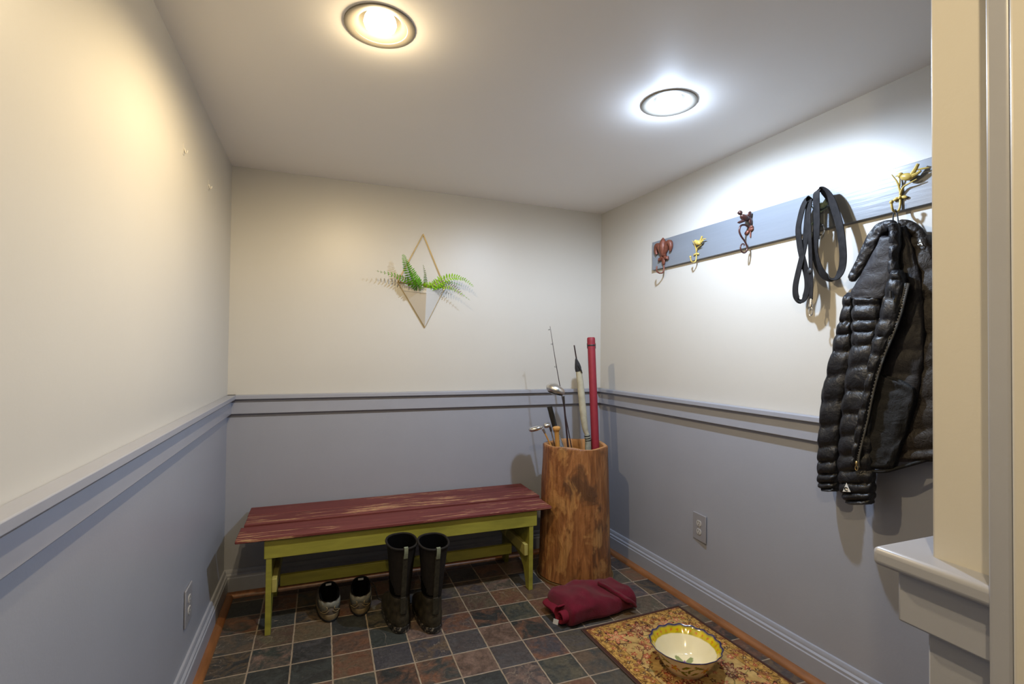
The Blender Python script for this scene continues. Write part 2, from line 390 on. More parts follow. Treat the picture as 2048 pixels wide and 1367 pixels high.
# ------------------------------------------------------------------ room shell
YB = -4.25                       # hall wall behind the camera
mb = MB(); mb.box((-0.12, YB - 0.1, -0.05), (2.6, 0.12, 0)); struct('floor', mb, m_slate, smooth=False)
mb = MB(); mb.box((-0.12, YB, 0), (0, 0, 0.95), 0); mb.box((-0.12, YB, 0.95), (0, 0, 2.28), 1)
struct('wall_left', mb, [m_grey, m_cream], smooth=False)
mb = MB(); mb.box((-0.12, 0, 0), (2.42, 0.12, 0.95), 0); mb.box((-0.12, 0, 0.95), (2.42, 0.12, 2.28), 1)
struct('wall_back', mb, [m_grey, m_cream], smooth=False)
def skewbox(mb, y0, y1, o0, o1, z0, z1, mi=0, zz=None):
    """box along the right wall, offsets o0..o1 out of it; zz = (z0,z1) at y1"""
    a0, a1 = z0, z1; b0, b1 = zz or (z0, z1)
    q = lambda y, o, z: RW(y, z, o)
    return mb.hexa([q(y0, o0, a0), q(y0, o1, a0), q(y1, o1, b0), q(y1, o0, b0), q(y0, o0, a1), q(y0, o1, a1), q(y1, o1, b1), q(y1, o0, b1)], mi)
mb = MB()
for z0, z1, mi in ((0, 0.95, 0), (0.95, 2.28, 1)):
    mb.hexa([(XR(0), 0, z0), (XR(YB), YB, z0), (XR(YB) + 0.12, YB, z0), (XR(0) + 0.12, 0, z0), (XR(0), 0, z1), (XR(YB), YB, z1), (XR(YB) + 0.12, YB, z1), (XR(0) + 0.12, 0, z1)], mi)
struct('wall_right', mb, [m_grey, m_cream], smooth=False)
mb = MB(); mb.box((-0.12, YB - 0.1, 0), (2.6, YB, 0.95), 0); mb.box((-0.12, YB - 0.1, 0.95), (2.6, YB, 2.28), 1)
struct('wall_front', mb, [m_grey, m_cream], smooth=False)

def ceil_panel(mb, x0, x1, y0, y1, lx, ly, r=0.078, sq=0.10):
    xs = [x0, lx - sq, lx + sq, x1]; ys = [y0, ly - sq, ly + sq, y1]
    P = lambda x, y: (x, y, CZ(x, y))
    for i in range(3):
        for j in range(3):
            if (i, j) != (1, 1): mb.quad([P(xs[i], ys[j]), P(xs[i + 1], ys[j]), P(xs[i + 1], ys[j + 1]), P(xs[i], ys[j + 1])])
    n = 48
    for k in range(n):
        q = []
        for t in (k, k + 1):
            a = 2 * PI * t / n; c, s_ = math.cos(a), math.sin(a); m = sq / max(abs(c), abs(s_))
            q.append((P(lx + r * c, ly + r * s_), P(lx + m * c, ly + m * s_)))
        mb.quad([q[0][0], q[0][1], q[1][1], q[1][0]])
mb = MB()
ceil_panel(mb, -0.12, 1.1, -2.5, 0.12, LAMPS[0][0], LAMPS[0][1]); ceil_panel(mb, 1.1, 2.6, -2.5, 0.12, LAMPS[1][0], LAMPS[1][1])
ceil_panel(mb, -0.12, 2.6, YB - 0.1, -2.5, LAMPS[2][0], LAMPS[2][1])
struct('ceiling', mb, m_ceil, smooth=False)

# partition with the half-wall cap at the right of the frame
mb = MB(); mb.box((1.135, -2.60, 0), (1.27, -2.515, 0.95), 0); mb.box((1.135, -2.60, 0.95), (1.27, -2.52, 2.28), 1)
struct('wall_partition', mb, [m_grey, m_cream], bevel=0.003)
mb = MB(); mb.box((1.0915, YB, 0), (1.27, -2.6135, 2.28), 0)
struct('wall_hall', mb, m_cream, bevel=0.004)
mb = MB(); mb.box((1.0965, -2.613, 0), (1.27, -2.592, 2.27)); struct('trim_casing', mb, m_trim, bevel=0.004, bseg=3)
mb = MB(); mb.box((1.10, -2.606, 0.992), (1.31, -2.472, RAIL)); struct('trim_cap', mb, m_trim, bevel=0.007, bseg=4)
mb = MB(); mb.box((1.118, -2.600, 0.928), (1.29, -2.492, 0.992)); struct('trim_apron', mb, m_trim, bevel=0.003)

# chair rail: cap board over a flat apron board, on three walls
def rail(name, f, L0, L1):
    mb = MB()
    for o0, o1, z0, z1 in ((0, 0.043, 0.993, RAIL), (0, 0.022, 0.917, 0.993)):
        q = lambda l, o, z: f(l, o, z)
        mb.hexa([q(L0, o0, z0), q(L0, o1, z0), q(L1, o1, z0), q(L1, o0, z0), q(L0, o0, z1), q(L0, o1, z1), q(L1, o1, z1), q(L1, o0, z1)])
    struct(name, mb, m_trim, bevel=0.003)
fl = lambda l, o, z: Vector((o, l, z)); fb = lambda l, o, z: Vector((l, -o, z)); fr = lambda l, o, z: RW(l, z, o)
rail('trim_rail_left', fl, YB, 0.0); rail('trim_rail_back', fb, 0.0, W0); rail('trim_rail_right', fr, -2.9, 0.0)
BASE = [(0, 0.0), (0.022, 0.0), (0.022, 0.088), (0.018, 0.092), (0.018, 0.102), (0.011, 0.108), (0.011, 0.117), (0.007, 0.126), (0, 0.128)]
SHOE = [(0.022, 0.0), (0.052, 0.0), (0.051, 0.006), (0.047, 0.013), (0.040, 0.018), (0.030, 0.0215), (0.022, 0.022)]
def run(name, f, L0, L1, prof, m):
    mb = MB(); mb.loft([[f(L0, o, z) for o, z in prof], [f(L1, o, z) for o, z in prof]]); struct(name, mb, m, angle=25)
for nm, f, a, b in (('left', fl, YB, 0.0), ('back', fb, 0.0, W0), ('right', fr, -2.9, 0.0)):
    run('baseboard_' + nm, f, a, b, BASE, m_trim); run('trim_shoe_' + nm, f, a, b, SHOE, m_shoe)

# ------------------------------------------------------------------ recessed ceiling lights
def ceiling_light(x, y, col, power, aim, label, em):
    z = CZ(x, y)
    t = thing('recessed_light', label, 'ceiling light', (x, y, z), 'recessed ceiling lights')
    mb = MB(); mb.lathe([(0.060, 0.016), (0.064, 0.008), (0.075, 0.001), (0.088, -0.003), (0.096, -0.0035), (0.1010, -0.0025), (0.1018, -0.001), (0.1018, 0.001)], (x, y, z)); mb.build('trim_ring', m_cantrim, t)
    mb = MB(); mb.lathe([(0.0605, 0.016), (0.062, 0.05), (0.066, 0.11), (0.02, 0.115), (0.004, 0.115)], (x, y, z), caps=(False, True)); mb.build('reflector', m_cantrim, t, solid=0.002)
    mb = MB(); mb.lathe([(0.016, 0.10), (0.020, 0.07), (0.030, 0.05), (0.045, 0.022), (0.0475, 0.010), (0.044, 0.0), (0.034, -0.006), (0.018, -0.010), (0.003, -0.0108)], (x, y, z), caps=(True, True))
    mb.build('bulb', emis('lamp_glass', col, em), t)
    ld = bpy.data.lights.new('bulb_light', 'SPOT'); ld.energy = power * 0.80; ld.color = col; ld.shadow_soft_size = 0.02
    ld.spot_size = math.radians(176); ld.spot_blend = 0.46
    lo = bpy.data.objects.new('bulb_light', ld); C.objects.link(lo); lo.parent = t; lo.location = (0, 0, -0.045)
    lo.rotation_euler = Vector(aim).to_track_quat('-Z', 'Y').to_euler()
    pd = bpy.data.lights.new('bulb_glow', 'POINT'); pd.energy = power * 0.075; pd.color = col; pd.shadow_soft_size = 0.035
    po = bpy.data.objects.new('bulb_glow', pd); C.objects.link(po); po.parent = t; po.location = (0, 0, -0.02)
    return t
ceiling_light(*LAMPS[0], 'warm yellow recessed ceiling light near the left wall', 1.6)
ceiling_light(*LAMPS[1], 'cool white recessed ceiling light nearer the coat hooks', 1.8)
ceiling_light(*LAMPS[2], 'warm recessed ceiling light in the hall behind the viewpoint', 1.6)

# ------------------------------------------------------------------ bench
b = thing('bench', 'worn red plank top bench on olive green legs against the back wall', 'bench', (0.865, -0.25, 0))
for y0, y1, dx, dz in ((-0.484, -0.312, -0.008, -0.005), (-0.298, -0.166, 0.003, 0.001), (-0.156, -0.020, 0.0, 0.0)):
    mb = MB(); n = 30; rings = []
    for i in range(n + 1):
        x = 0.121 + dx + (1.611 - 0.121) * i / n; j = 0.0009 * noise.noise((x * 9, y0 * 30, 1)); j2 = 0.0009 * noise.noise((x * 9, y1 * 30, 5))
        rings.append([(x, y0 + j, 0.417), (x, y1 + j2, 0.417), (x, y1 + j2, 0.437 + dz), (x, y0 + j, 0.437 + dz)])
    mb.loft(rings); mb.build('plank', m_red, b, bevel=0.0035, bseg=3)
for nm, y0, y1 in (('front_apron', -0.467, -0.447), ('rear_apron', -0.062, -0.042)):
    mb = MB(); mb.box((0.225, y0, 0.333 if nm[0] == 'f' else 0.345), (1.525, y1, 0.4165)); mb.build(nm, m_green, b, bevel=0.002)
legpoly = [(-0.4465, 0.4165), (-0.4465, 0.333), (-0.465, 0.333), (-0.465, 0.0), (-0.425, 0.0), (-0.385, 0.095), (-0.33, 0.135), (-0.255, 0.15), (-0.18, 0.135), (-0.125, 0.095), (-0.095, 0.0), (-0.045, 0.0), (-0.045, 0.345), (-0.0625, 0.345), (-0.0625, 0.4165)]
for x0, x1 in ((0.233, 0.256), (1.482, 1.505)):
    mb = MB(); mb.prism(legpoly, 'x', x0, x1); mb.build('leg', m_green, b, smooth=False, bevel=0.0015)
for x0, x1 in ((0.2565, 0.277), (1.461, 1.4815)):
    mb = MB(); mb.box((x0, -0.452, 0.177), (x1, -0.075, 0.236)); mb.build('batten', m_green_end, b, bevel=0.002)
mb = MB(); mb.box((0.278, -0.268, 0.120), (1.460, -0.246, 0.172)); mb.build('stretcher', m_green, b, bevel=0.002)

# ------------------------------------------------------------------ hollow log holder
LC = Vector((1.806, -0.371)); LH = 0.733
t = thing('log_stand', 'tall hollowed orange-brown log holding clubs and rods in the corner', 'stand', (LC.x, LC.y, 0))
def logr(z, a, inner=False):
    f = z / LH; r = 0.202 - 0.026 * f ** 0.8 + 0.006 * math.cos(2 * a + 1.0) + 0.004 * math.sin(3 * a + 4 * z)
    r += 0.0035 * noise.noise((math.cos(a) * 2.2, math.sin(a) * 2.2, z * 3)) + 0.002 * noise.noise((math.cos(a) * 6, math.sin(a) * 6, z * 8))
    return r - (0.026 if inner else 0)
def logring(z, inner=False, dr=0, zt=False):
    out = []
    for k in range(72):
        a = 2 * PI * k / 72; r = logr(z, a, inner) + dr
        zz = z + (0.006 * math.sin(a * 2 + 0.6) + 0.0035 * math.sin(5 * a) if zt else 0)
        out.append((LC.x - 0.012 * z / LH + r * math.cos(a), LC.y + r * math.sin(a), zz))
    return out
mb = MB()
mb.loft([logring(0.016 + (LH - 0.024) * i / 40) for i in range(41)] + [logring(LH - 0.004, dr=-0.001, zt=True), logring(LH, dr=-0.005, zt=True)], caps=(True, False))
mb.build('body', m_log, t)
mb = MB()
mb.loft([logring(LH, dr=-0.005, zt=True), logring(LH + 0.001, dr=-0.012, zt=True), logring(LH - 0.001, True, 0.003, zt=True), logring(LH - 0.008, True, zt=True)] + [logring(LH - 0.05 - i * 0.11, True) for i in range(6)] + [logring(0.05, True)], caps=(False, True))
mb.build('hollow', m_logrim, t)
mb = MB(); mb.loft([logring(0.0, dr=0.0), logring(0.0, dr=0.008), logring(0.010, dr=0.009), logring(0.010, dr=0.0)], caps=(True, True)); mb.build('base_rim', m_base_wood, t)
mb = MB()
ring = logring(0.0125, dr=0.0075); mb.tube(ring + ring[:2], 0.0028, 6); mb.build('brass_band', m_brass, t)

# long things standing in the log: a straight axis through two seen points, carried on down inside
def axis(p1, y1, p2, y2, zend=0.06):
    a, c = AY(*p1, y1), AY(*p2, y2); d = (c - a); return a, c, a + d * ((zend - a.z) / d.z)
# driver
def golf_club(label, top, y1, low, y2, head_fn, shaft_m, r0, r1, zend=0.07):
    a, c, e = axis(top, y1, low, y2, zend)
    t = thing('golf_club', label, 'golf club', (e.x, e.y, e.z), 'golf clubs in the log')
    mb = MB(); mb.tube([a, a.lerp(e, 0.12), a.lerp(e, 0.72)], [r0, r0 * 1.05, r1], 12); mb.build('shaft', shaft_m, t)
    mb = MB(); mb.tube([a.lerp(e, 0.72), a.lerp(e, 0.76), a.lerp(e, 1.0)], [r1, 0.0105, 0.0135], 12); mb.build('grip', m_black, t)
    head_fn(t, a, (a - e).normalized()); return t
def driver_head(t, a, ax):
    # bulbous crown leaning left, face to the right
    c = AY(1112, 779, -0.45) ; X = RGT; Z = UPV; Y = FWD
    tilt = Matrix.Rotation(math.radians(16), 3, FWD)
    ex, ey, ez = tilt @ X, tilt @ Y, tilt @ Z
    mb = MB(); rr = []
    for i in range(17):
        an = -PI / 2 + PI * i / 16; cr = max(0.03, math.cos(an)) ** 0.8; sz = math.sin(an)
        ring = []
        for k in range(36):
            th = 2 * PI * k / 36; cx, sy = math.cos(th), math.sin(th)
            rx = 0.056 if cx < 0 else 0.050; hz = (0.031 if cx < 0.3 else 0.026) * (1 if sz > 0 else 0.95)
            bx = cx * rx * cr; 
            ring.append(c + ex * bx + ey * (sy * 0.052 * cr) + ez * (sz * hz - 0.08 * bx))
        rr.append(ring)
    mb.loft(rr); mb.build('head', m_steel, t)
    mb = MB(); rr = []
    for s_, o in ((1.0, 0.0), (1.03, 0.0006), (0.9, 0.0012), (0.05, 0.0014)):
        ring = []
        for k in range(30):
            th = 2 * PI * k / 30
            ring.append(c + ex * (math.cos(th) * 0.042 * s_) + ey * (-0.006 + math.sin(th) * 0.047 * s_) + ez * (-0.020 - o - 0.0055 * (1 - min(1, s_))))
        rr.append(ring)
    mb.loft(rr, caps=(False, True)); mb.build('sole_plate', m_dsteel, t)
    mb = MB(); mb.tube([a + ax * 0.012, a - ax * 0.012, a - ax * 0.03], [0.0075, 0.0068, 0.0058], 12); mb.build('ferrule', m_dsteel, t)
golf_club('silver golf driver head up on a dark shaft, tallest of the clubs', (1127, 796), -0.45, (1136, 892), -0.44, driver_head, m_graphite, 0.0048, 0.0062)
def wood_head(cpx, wpx, flip, m):
    def f(t, a, ax):
        c = AY(*cpx, -0.36); mb = MB(); rr = []
        tilt = Matrix.Rotation(math.radians(-8 if flip else -14), 3, FWD)
        ex, ey, ez = tilt @ RGT, FWD, tilt @ UPV
        for i in range(15):
            u = -1 + 2 * i / 14; e = max(0.06, (1 - abs(u) ** 2.4)) ** 0.5
            hx = wpx * u; s_ = e * (1.0 - 0.28 * (u + 1) / 2)
            rr.append([c + ex * hx + ey * math.cos(2 * PI * k / 20) * 0.024 * s_ + ez * math.sin(2 * PI * k / 20) * 0.0165 * s_ for k in range(20)])
        mb.loft(rr); mb.build('head', m, t)
        mb = MB(); mb.tube([a + ax * 0.010, a - ax * 0.018], [0.0072, 0.0062], 12); mb.build('ferrule', m_dsteel if flip else m_steel, t)
    return f
golf_club('golf club with bright silver head pointing left, lowest and leftmost in the log', (1087, 860), -0.37, (1105, 897), -0.37, wood_head((1071.5, 856.5), 0.040, False, m_chrome), m_bat, 0.0045, 0.0058, 0.2)
golf_club('golf club with small grey steel head behind the bright silver one', (1101, 856), -0.35, (1111, 896), -0.35, wood_head((1094, 850), 0.021, True, m_steel), m_chrome, 0.0042, 0.0058)
# umbrella with black foam handle and herringbone canopy
a, c, e = axis((1099, 812), -0.31, (1120, 893), -0.31)
t = thing('umbrella', 'folded umbrella with black foam handle and herringbone cloth standing in the log', 'umbrella', tuple(e))
mb = MB(); pts = [a.lerp(e, f) for f in (0, 0.004, 0.03, 0.06, 0.09, 0.12, 0.165, 0.17)]; mb.tube(pts, [0.0135, 0.0155, 0.0145, 0.0155, 0.0148, 0.0152, 0.014, 0.008], 16); mb.build('handle', m_blackgrip, t)
cl = a.lerp(e, 0.17); mb = MB(); mb.tube([cl, a.lerp(e, 0.24), a.lerp(e, 0.3), a.lerp(e, 1)], [0.012, 0.020, 0.026, 0.012], 18); mb.build('canopy', m_herring, t)
# bat
a, c, e = axis((1113, 856), -0.405, (1115.5, 897), -0.40)
t = thing('baseball_bat', 'honey coloured wooden bat with its round knob up in the log', 'bat', tuple(e))
mb = MB(); ax = (a - e).normalized()
mb.lathe([(0.004, 0.011), (0.014, 0.0105), (0.021, 0.006), (0.0225, -0.001), (0.020, -0.008), (0.0145, -0.014), (0.0130, -0.022), (0.0128, -0.10), (0.0135, -0.2), (0.02, -0.4), (0.031, -0.6), (0.033, -(a - e).length * 0.97), (0.02, -(a - e).length)], a, 28, axis=ax, caps=(True, True)); mb.build('bat_body', m_bat, t)
# thin fishing rod
a, c, e = axis((1100, 652), -0.36, (1143.5, 897), -0.41)
t = thing('fishing_rod', 'thin black fishing rod tip with line guides, tallest thing in the log', 'fishing rod', tuple(e))
mb = MB(); mid = a.lerp(e, 0.2) + RGT * -0.004; mb.tube(spline([a, mid, c, e], 16), [0.0011 + 0.0035 * i / 16 for i in range(17)], 8); mb.build('blank', m_graphite, t)
for (px, py), r in (((1100, 659), 0.004), ((1105.5, 688), 0.005), ((1113, 733), 0.006)):
    f = (py - 652) / (897 - 652); p = AY(px, py, -0.36 - 0.05 * f); mb = MB()
    th = [p + RGT * -0.0055 + RGT * r * math.cos(q * PI / 6) + Vector((0, 0, 1)) * (r * 0.55 * math.sin(q * PI / 6)) for q in range(13)]
    mb.tube(th, 0.0008, 6); mb.tube([p + RGT * 0.0, p - RGT * 0.003 + Vector((0, 0, 0.004))], 0.0008, 6); mb.build('line_guide', m_black, t)
# khaki rod sleeve
s0 = [((1157, 738), -0.37), ((1161, 770), -0.372), ((1166, 820), -0.38), ((1170, 855), -0.385), ((1174, 868), -0.39), ((1176, 880), -0.392), ((1176, 897), -0.395)]
P_ = [AY(*q, y) for q, y in s0]; low = Vector((1.88, -0.41, 0.06))
t = thing('rod_case', 'khaki cloth rod sleeve tied with black at its top, left of the crimson tube', 'rod case', tuple(low))
mb = MB(); mb.tube(spline(P_[:5], 24), [0.0165 + 0.0030 * math.sin(PI * min(1, i / 20)) + 0.0012 * noise.noise((i * 0.7, 0, 3)) - 0.004 * max(0, (i - 16) / 8) for i in range(25)], 16); mb.build('sleeve', m_khaki, t)
mb = MB(); mb.tube([P_[4], P_[4].lerp(P_[5], 0.5), P_[5], P_[6], low], [0.0145, 0.0172, 0.0165, 0.0175, 0.015], 16); mb.build('lower_sleeve', m_khaki_d, t)
for f in (0.25, 0.65, 1.0):
    p = P_[4].lerp(P_[5], f); d = (P_[5] - P_[4]).normalized(); mb = MB(); mb.tube([p - d * 0.0025, p + d * 0.0025], 0.0178, 16); mb.build('tie_band', m_black, t)
kn = AY(1155.5, 733, -0.37); tp = AY(1148.3, 690, -0.365)
mb = MB(); mb.tube([AY(1157, 742, -0.37), AY(1156, 735, -0.37), AY(1154.5, 727, -0.37), AY(1152.5, 719, -0.369), AY(1152, 716, -0.369)], [0.0175, 0.0185, 0.014, 0.007, 0.003], 14)
mb.ball(AY(1158, 731, -0.385), (0.009, 0.008, 0.012)); mb.tube([AY(1158, 732, -0.388), AY(1162, 740, -0.392), AY(1164.5, 746, -0.392)], [0.006, 0.005, 0.002], 8); mb.build('knot', m_blackcloth, t)
mb = MB(); mb.tube([kn, tp], [0.0045, 0.0038], 10); mb.build('rod_tip', m_graphite, t)
# crimson tube
a, c, e = axis((1182, 675), -0.345, (1191, 897), -0.395)
t = thing('rod_tube', 'crimson cloth covered rod tube with a capped top standing in the log', 'rod tube', tuple(e))
mb = MB(); ax = (a - e).normalized(); L_ = (a - e).length
mb.lathe([(0.0225, -0.045), (0.0222, -0.2), (0.0225, -0.5), (0.0222, -L_ + 0.006), (0.018, -L_)], a, 28, axis=ax, caps=(False, True)); mb.build('tube', m_redtube, t)
mb = MB(); mb.lathe([(0.0232, -0.045), (0.0236, -0.02), (0.0232, -0.004), (0.020, 0.0015), (0.002, 0.003)], a, 28, axis=ax, caps=(False, True)); mb.build('cap', m_redtube, t)
mb = MB(); mb.lathe([(0.0228, -0.050), (0.0241, -0.048), (0.0241, -0.043), (0.0232, -0.041)], a, 28, axis=ax)
side = RGT
for s_ in (-1, 1):
    p = a + side * 0.0235 * s_ - ax * 0.033; mb.tube([p, p - ax * 0.03], [0.0025, 0.002], 8)
mb.build('strap', m_black, t)

# ------------------------------------------------------------------ wall planter and fern
t = thing('wall_planter', 'white wedge planter in a diamond gold wire frame on the back wall', 'planter', (0.985, 0, 1.384))
T_, B_, L_, R_, F_ = Vector((0.988, -0.006, 1.927)), Vector((1.003, -0.006, 1.386)), Vector((0.846, -0.006, 1.640)), Vector((1.120, -0.006, 1.625)), Vector((0.990, -0.118, 1.615))
mb = MB()
for p, q in ((T_, L_), (T_, R_), (L_, B_), (R_, B_), (L_, R_), (B_, F_)): mb.tube([p, q], 0.0032 if q is not F_ else 0.0022, 8)
for p in (T_, B_, L_, R_): mb.ball(p, 0.0036, 8, 6)
mb.build('wire_frame', m_gold, t)
cen = (L_ + R_ + B_ + F_) / 4
I = lambda p, f=0.93: p.lerp(cen, 1 - f)
mb = MB(); l, r, bt, f = I(L_), I(R_), I(B_, 0.985), I(F_, 0.985); l.y = r.y = -0.012; bt.y = -0.010
up = Vector((0, 0, -0.012)); tl, tr, tf = l + up, r + up, f + up
inn = (tl + tr + tf) / 3; ins = [p.lerp(inn, 0.06) for p in (tl, tr, tf)]; dn = Vector((0, 0, -0.03)); ind = [p.lerp(inn, 0.16) + dn for p in (tl, tr, tf)]
mb.loft([[bt + Vector((-0.002, 0, 0.002)), bt + Vector((0.002, 0, 0.002)), bt + Vector((0, -0.003, 0.003))], [tl, tr, tf], ins, ind], caps=(True, True)); mb.build('pot', m_ceramic, t, smooth=False, bevel=0.0015)
mb = MB(); so = [p.lerp(inn, 0.18) + Vector((0, 0, -0.02)) for p in (tl, tr, tf)]
mb.loft([so, [p + Vector((0, 0, 0.005)) for p in so], [p.lerp(inn, 0.5) + Vector((0, 0, 0.012)) for p in so]], caps=(True, True)); mb.build('soil', m_soil, t, bevel=0.002)

fern = thing('fern', 'small green fern spilling out of the white wall planter', 'fern', (0.985, -0.05, 1.59))
def frond(pts, n, ll, m, upv=(0, -1, 0.3), taper=0.25, droop=0.25, w=0.34, skip=0.12):
    n = max(8, int(n * 0.62)); mb = MB(); P = spline(pts, n); upv = Vector(upv)
    mb.tube(P, [0.0016 * (1 - 0.7 * i / n) for i in range(n + 1)], 6, mi=1)
    for i in range(int(n * skip), n + 1):
        t = (P[min(i + 1, n)] - P[max(i - 1, 0)]).normalized(); side = t.cross(upv).normalized(); nn = side.cross(t)
        f = i / n; env = min(1, (f - skip + 0.12) * 4) * (1 - f) ** 0.55 * (1 - taper) + taper * (1 - f * 0.75)
        for s_ in (-1, 1):
            L = ll * env * random.uniform(0.85, 1.1); d = (side * s_ + t * 0.32 + nn * random.uniform(-0.05, 0.25) - Vector((0, 0, droop * random.uniform(0.4, 1)))).normalized()
            ww = t * L * w * 0.5; o = P[i]
            q = [o, o + d * L * 0.25 + ww, o + d * L * 0.7 + ww * 0.8, o + d * L, o + d * L * 0.7 - ww * 0.8, o + d * L * 0.25 - ww]
            mid = nn * L * 0.05; v = [mb.bm.verts.new(p) for p in q]; c0 = mb.bm.verts.new(o + d * L * 0.5 - mid)
            for k in range(6): mb.bm.faces.new([v[k], v[(k + 1) % 6], c0])
    o = mb.build('frond', [m, m_stem], fern, weld=False); return o
root = lambda x, y, z=1.59: Vector((x, y, z))
V = Vector
frond([root(0.955, -0.05), V((0.89, -0.065, 1.64)), V((0.81, -0.08, 1.668)), V((0.715, -0.10, 1.682))], 26, 0.038, m_leaf, (0.1, -0.9, 0.6), droop=0.1)
frond([root(0.95, -0.055), V((0.905, -0.085, 1.65)), V((0.875, -0.10, 1.73)), V((0.862, -0.09, 1.785))], 34, 0.042, m_leaf, (0.2, -1, 0.1), taper=0.35)
frond([root(0.955, -0.06), V((0.935, -0.10, 1.63)), V((0.905, -0.12, 1.69)), V((0.876, -0.11, 1.75))], 32, 0.044, m_leaf, (0.5, -1, 0.1), taper=0.3)
frond([root(0.965, -0.07), V((0.955, -0.11, 1.615)), V((0.935, -0.13, 1.65)), V((0.905, -0.13, 1.69))], 26, 0.040, m_leaf, (0.6, -1, 0.2), taper=0.3)
frond([root(0.985, -0.06), V((0.992, -0.07, 1.64)), V((0.988, -0.075, 1.69)), V((0.975, -0.08, 1.738))], 26, 0.024, m_leaf, (-0.9, -0.5, 0.1), taper=0.25)
frond([root(0.99, -0.07), V((1.02, -0.095, 1.62)), V((1.07, -0.11, 1.665)), V((1.075, -0.115, 1.66))], 20, 0.030, m_leaf_l, (0.0, -1, 0.4))
frond([root(1.0, -0.05), V((1.06, -0.075, 1.635)), V((1.14, -0.09, 1.675)), V((1.21, -0.10, 1.665)), V((1.265, -0.11, 1.625))], 40, 0.044, m_leaf_l, (0.1, -1, 0.75), taper=0.3, droop=0.15)
frond([root(1.0, -0.055), V((1.06, -0.08, 1.62)), V((1.13, -0.095, 1.645)), V((1.20, -0.10, 1.625))], 28, 0.030, m_leaf, (0.1, -1, 0.9))
frond([root(1.0, -0.06), V((1.08, -0.085, 1.62)), V((1.16, -0.10, 1.60)), V((1.245, -0.11, 1.545))], 30, 0.027, m_leaf_l, (0.1, -1, 0.5))
frond([root(0.975, -0.07), V((0.985, -0.10, 1.61)), V((1.0, -0.115, 1.625)), V((1.03, -0.125, 1.63))], 18, 0.032, m_leaf_l, (0, -1, 0.6))
frond([root(0.96, -0.03), V((0.93, -0.02, 1.64)), V((0.86, -0.018, 1.675)), V((0.83, -0.02, 1.66))], 18, 0.022, m_leaf_dry, (0.1, -1, 0.6))
frond([root(0.97, -0.06), V((0.962, -0.10, 1.61)), V((0.955, -0.115, 1.60)), V((0.94, -0.12, 1.61))], 14, 0.030, m_leaf, (0, -1, 0.8))

# ------------------------------------------------------------------ rug with woven flowers
RG = Vector((1.86, -1.33, 0)); RL, RWd = 0.90, 0.556
t = thing('rug', 'gold floral rug with dark brown border lying along the right wall', 'rug', tuple(RG))
rot = Matrix.Rotation(0.049, 3, 'Z')
rnd = random.Random(11)
gold, gold2, dk, mar, red, rose, grn, tan = [lin(c) for c in ((196, 164, 104), (176, 140, 82), (74, 42, 34), (122, 54, 44), (166, 66, 48), (194, 108, 78), (104, 100, 58), (214, 188, 130))]
flowers = []
for i in range(5):
    for j in range(3):
        flowers.append((-0.36 + 0.18 * i + rnd.uniform(-.03, .03), -0.13 + 0.13 * j + (0.05 if i % 2 else -0.02) + rnd.uniform(-.02, .02), rnd.uniform(0.040, 0.062), rnd.randint(5, 8), rnd.choice((red, mar, rose)), rnd.uniform(0, 6)))
small = [(rnd.uniform(-.43, .43), rnd.uniform(-.26, .26), rnd.uniform(0.009, 0.021), rnd.randint(5, 6), rnd.choice((red, mar, rose, dk)), rnd.uniform(0, 6)) for _ in range(420)]
border = []
for s_ in range(2):
    for k in range(34): border.append((-0.43 + 0.86 * k / 33, (-1, 1)[s_] * (0.222 + 0.008 * ((k % 2) * 2 - 1)), 0.013, 5 + k % 2, (red, mar, dk)[k % 3], k))
    for k in range(20): border.append(((-1, 1)[s_] * (0.395 + 0.008 * ((k % 2) * 2 - 1)), -0.24 + 0.48 * k / 19, 0.013, 5 + k % 2, (mar, dk, red)[k % 3], k))
grid = {}
def put(fl, pr):
    x, y, r = fl[:3]
    for gx in range(int((x - r) // 0.05), int((x + r) // 0.05) + 1):
        for gy in range(int((y - r) // 0.05), int((y + r) // 0.05) + 1): grid.setdefault((gx, gy), []).append((pr, fl))
for f_ in small: put(f_, 1)
for f_ in border: put(f_, 2)
for f_ in flowers: put(f_, 3)
def lerp3(a, b_, f): return tuple(x + (y - x) * f for x, y in zip(a, b_))
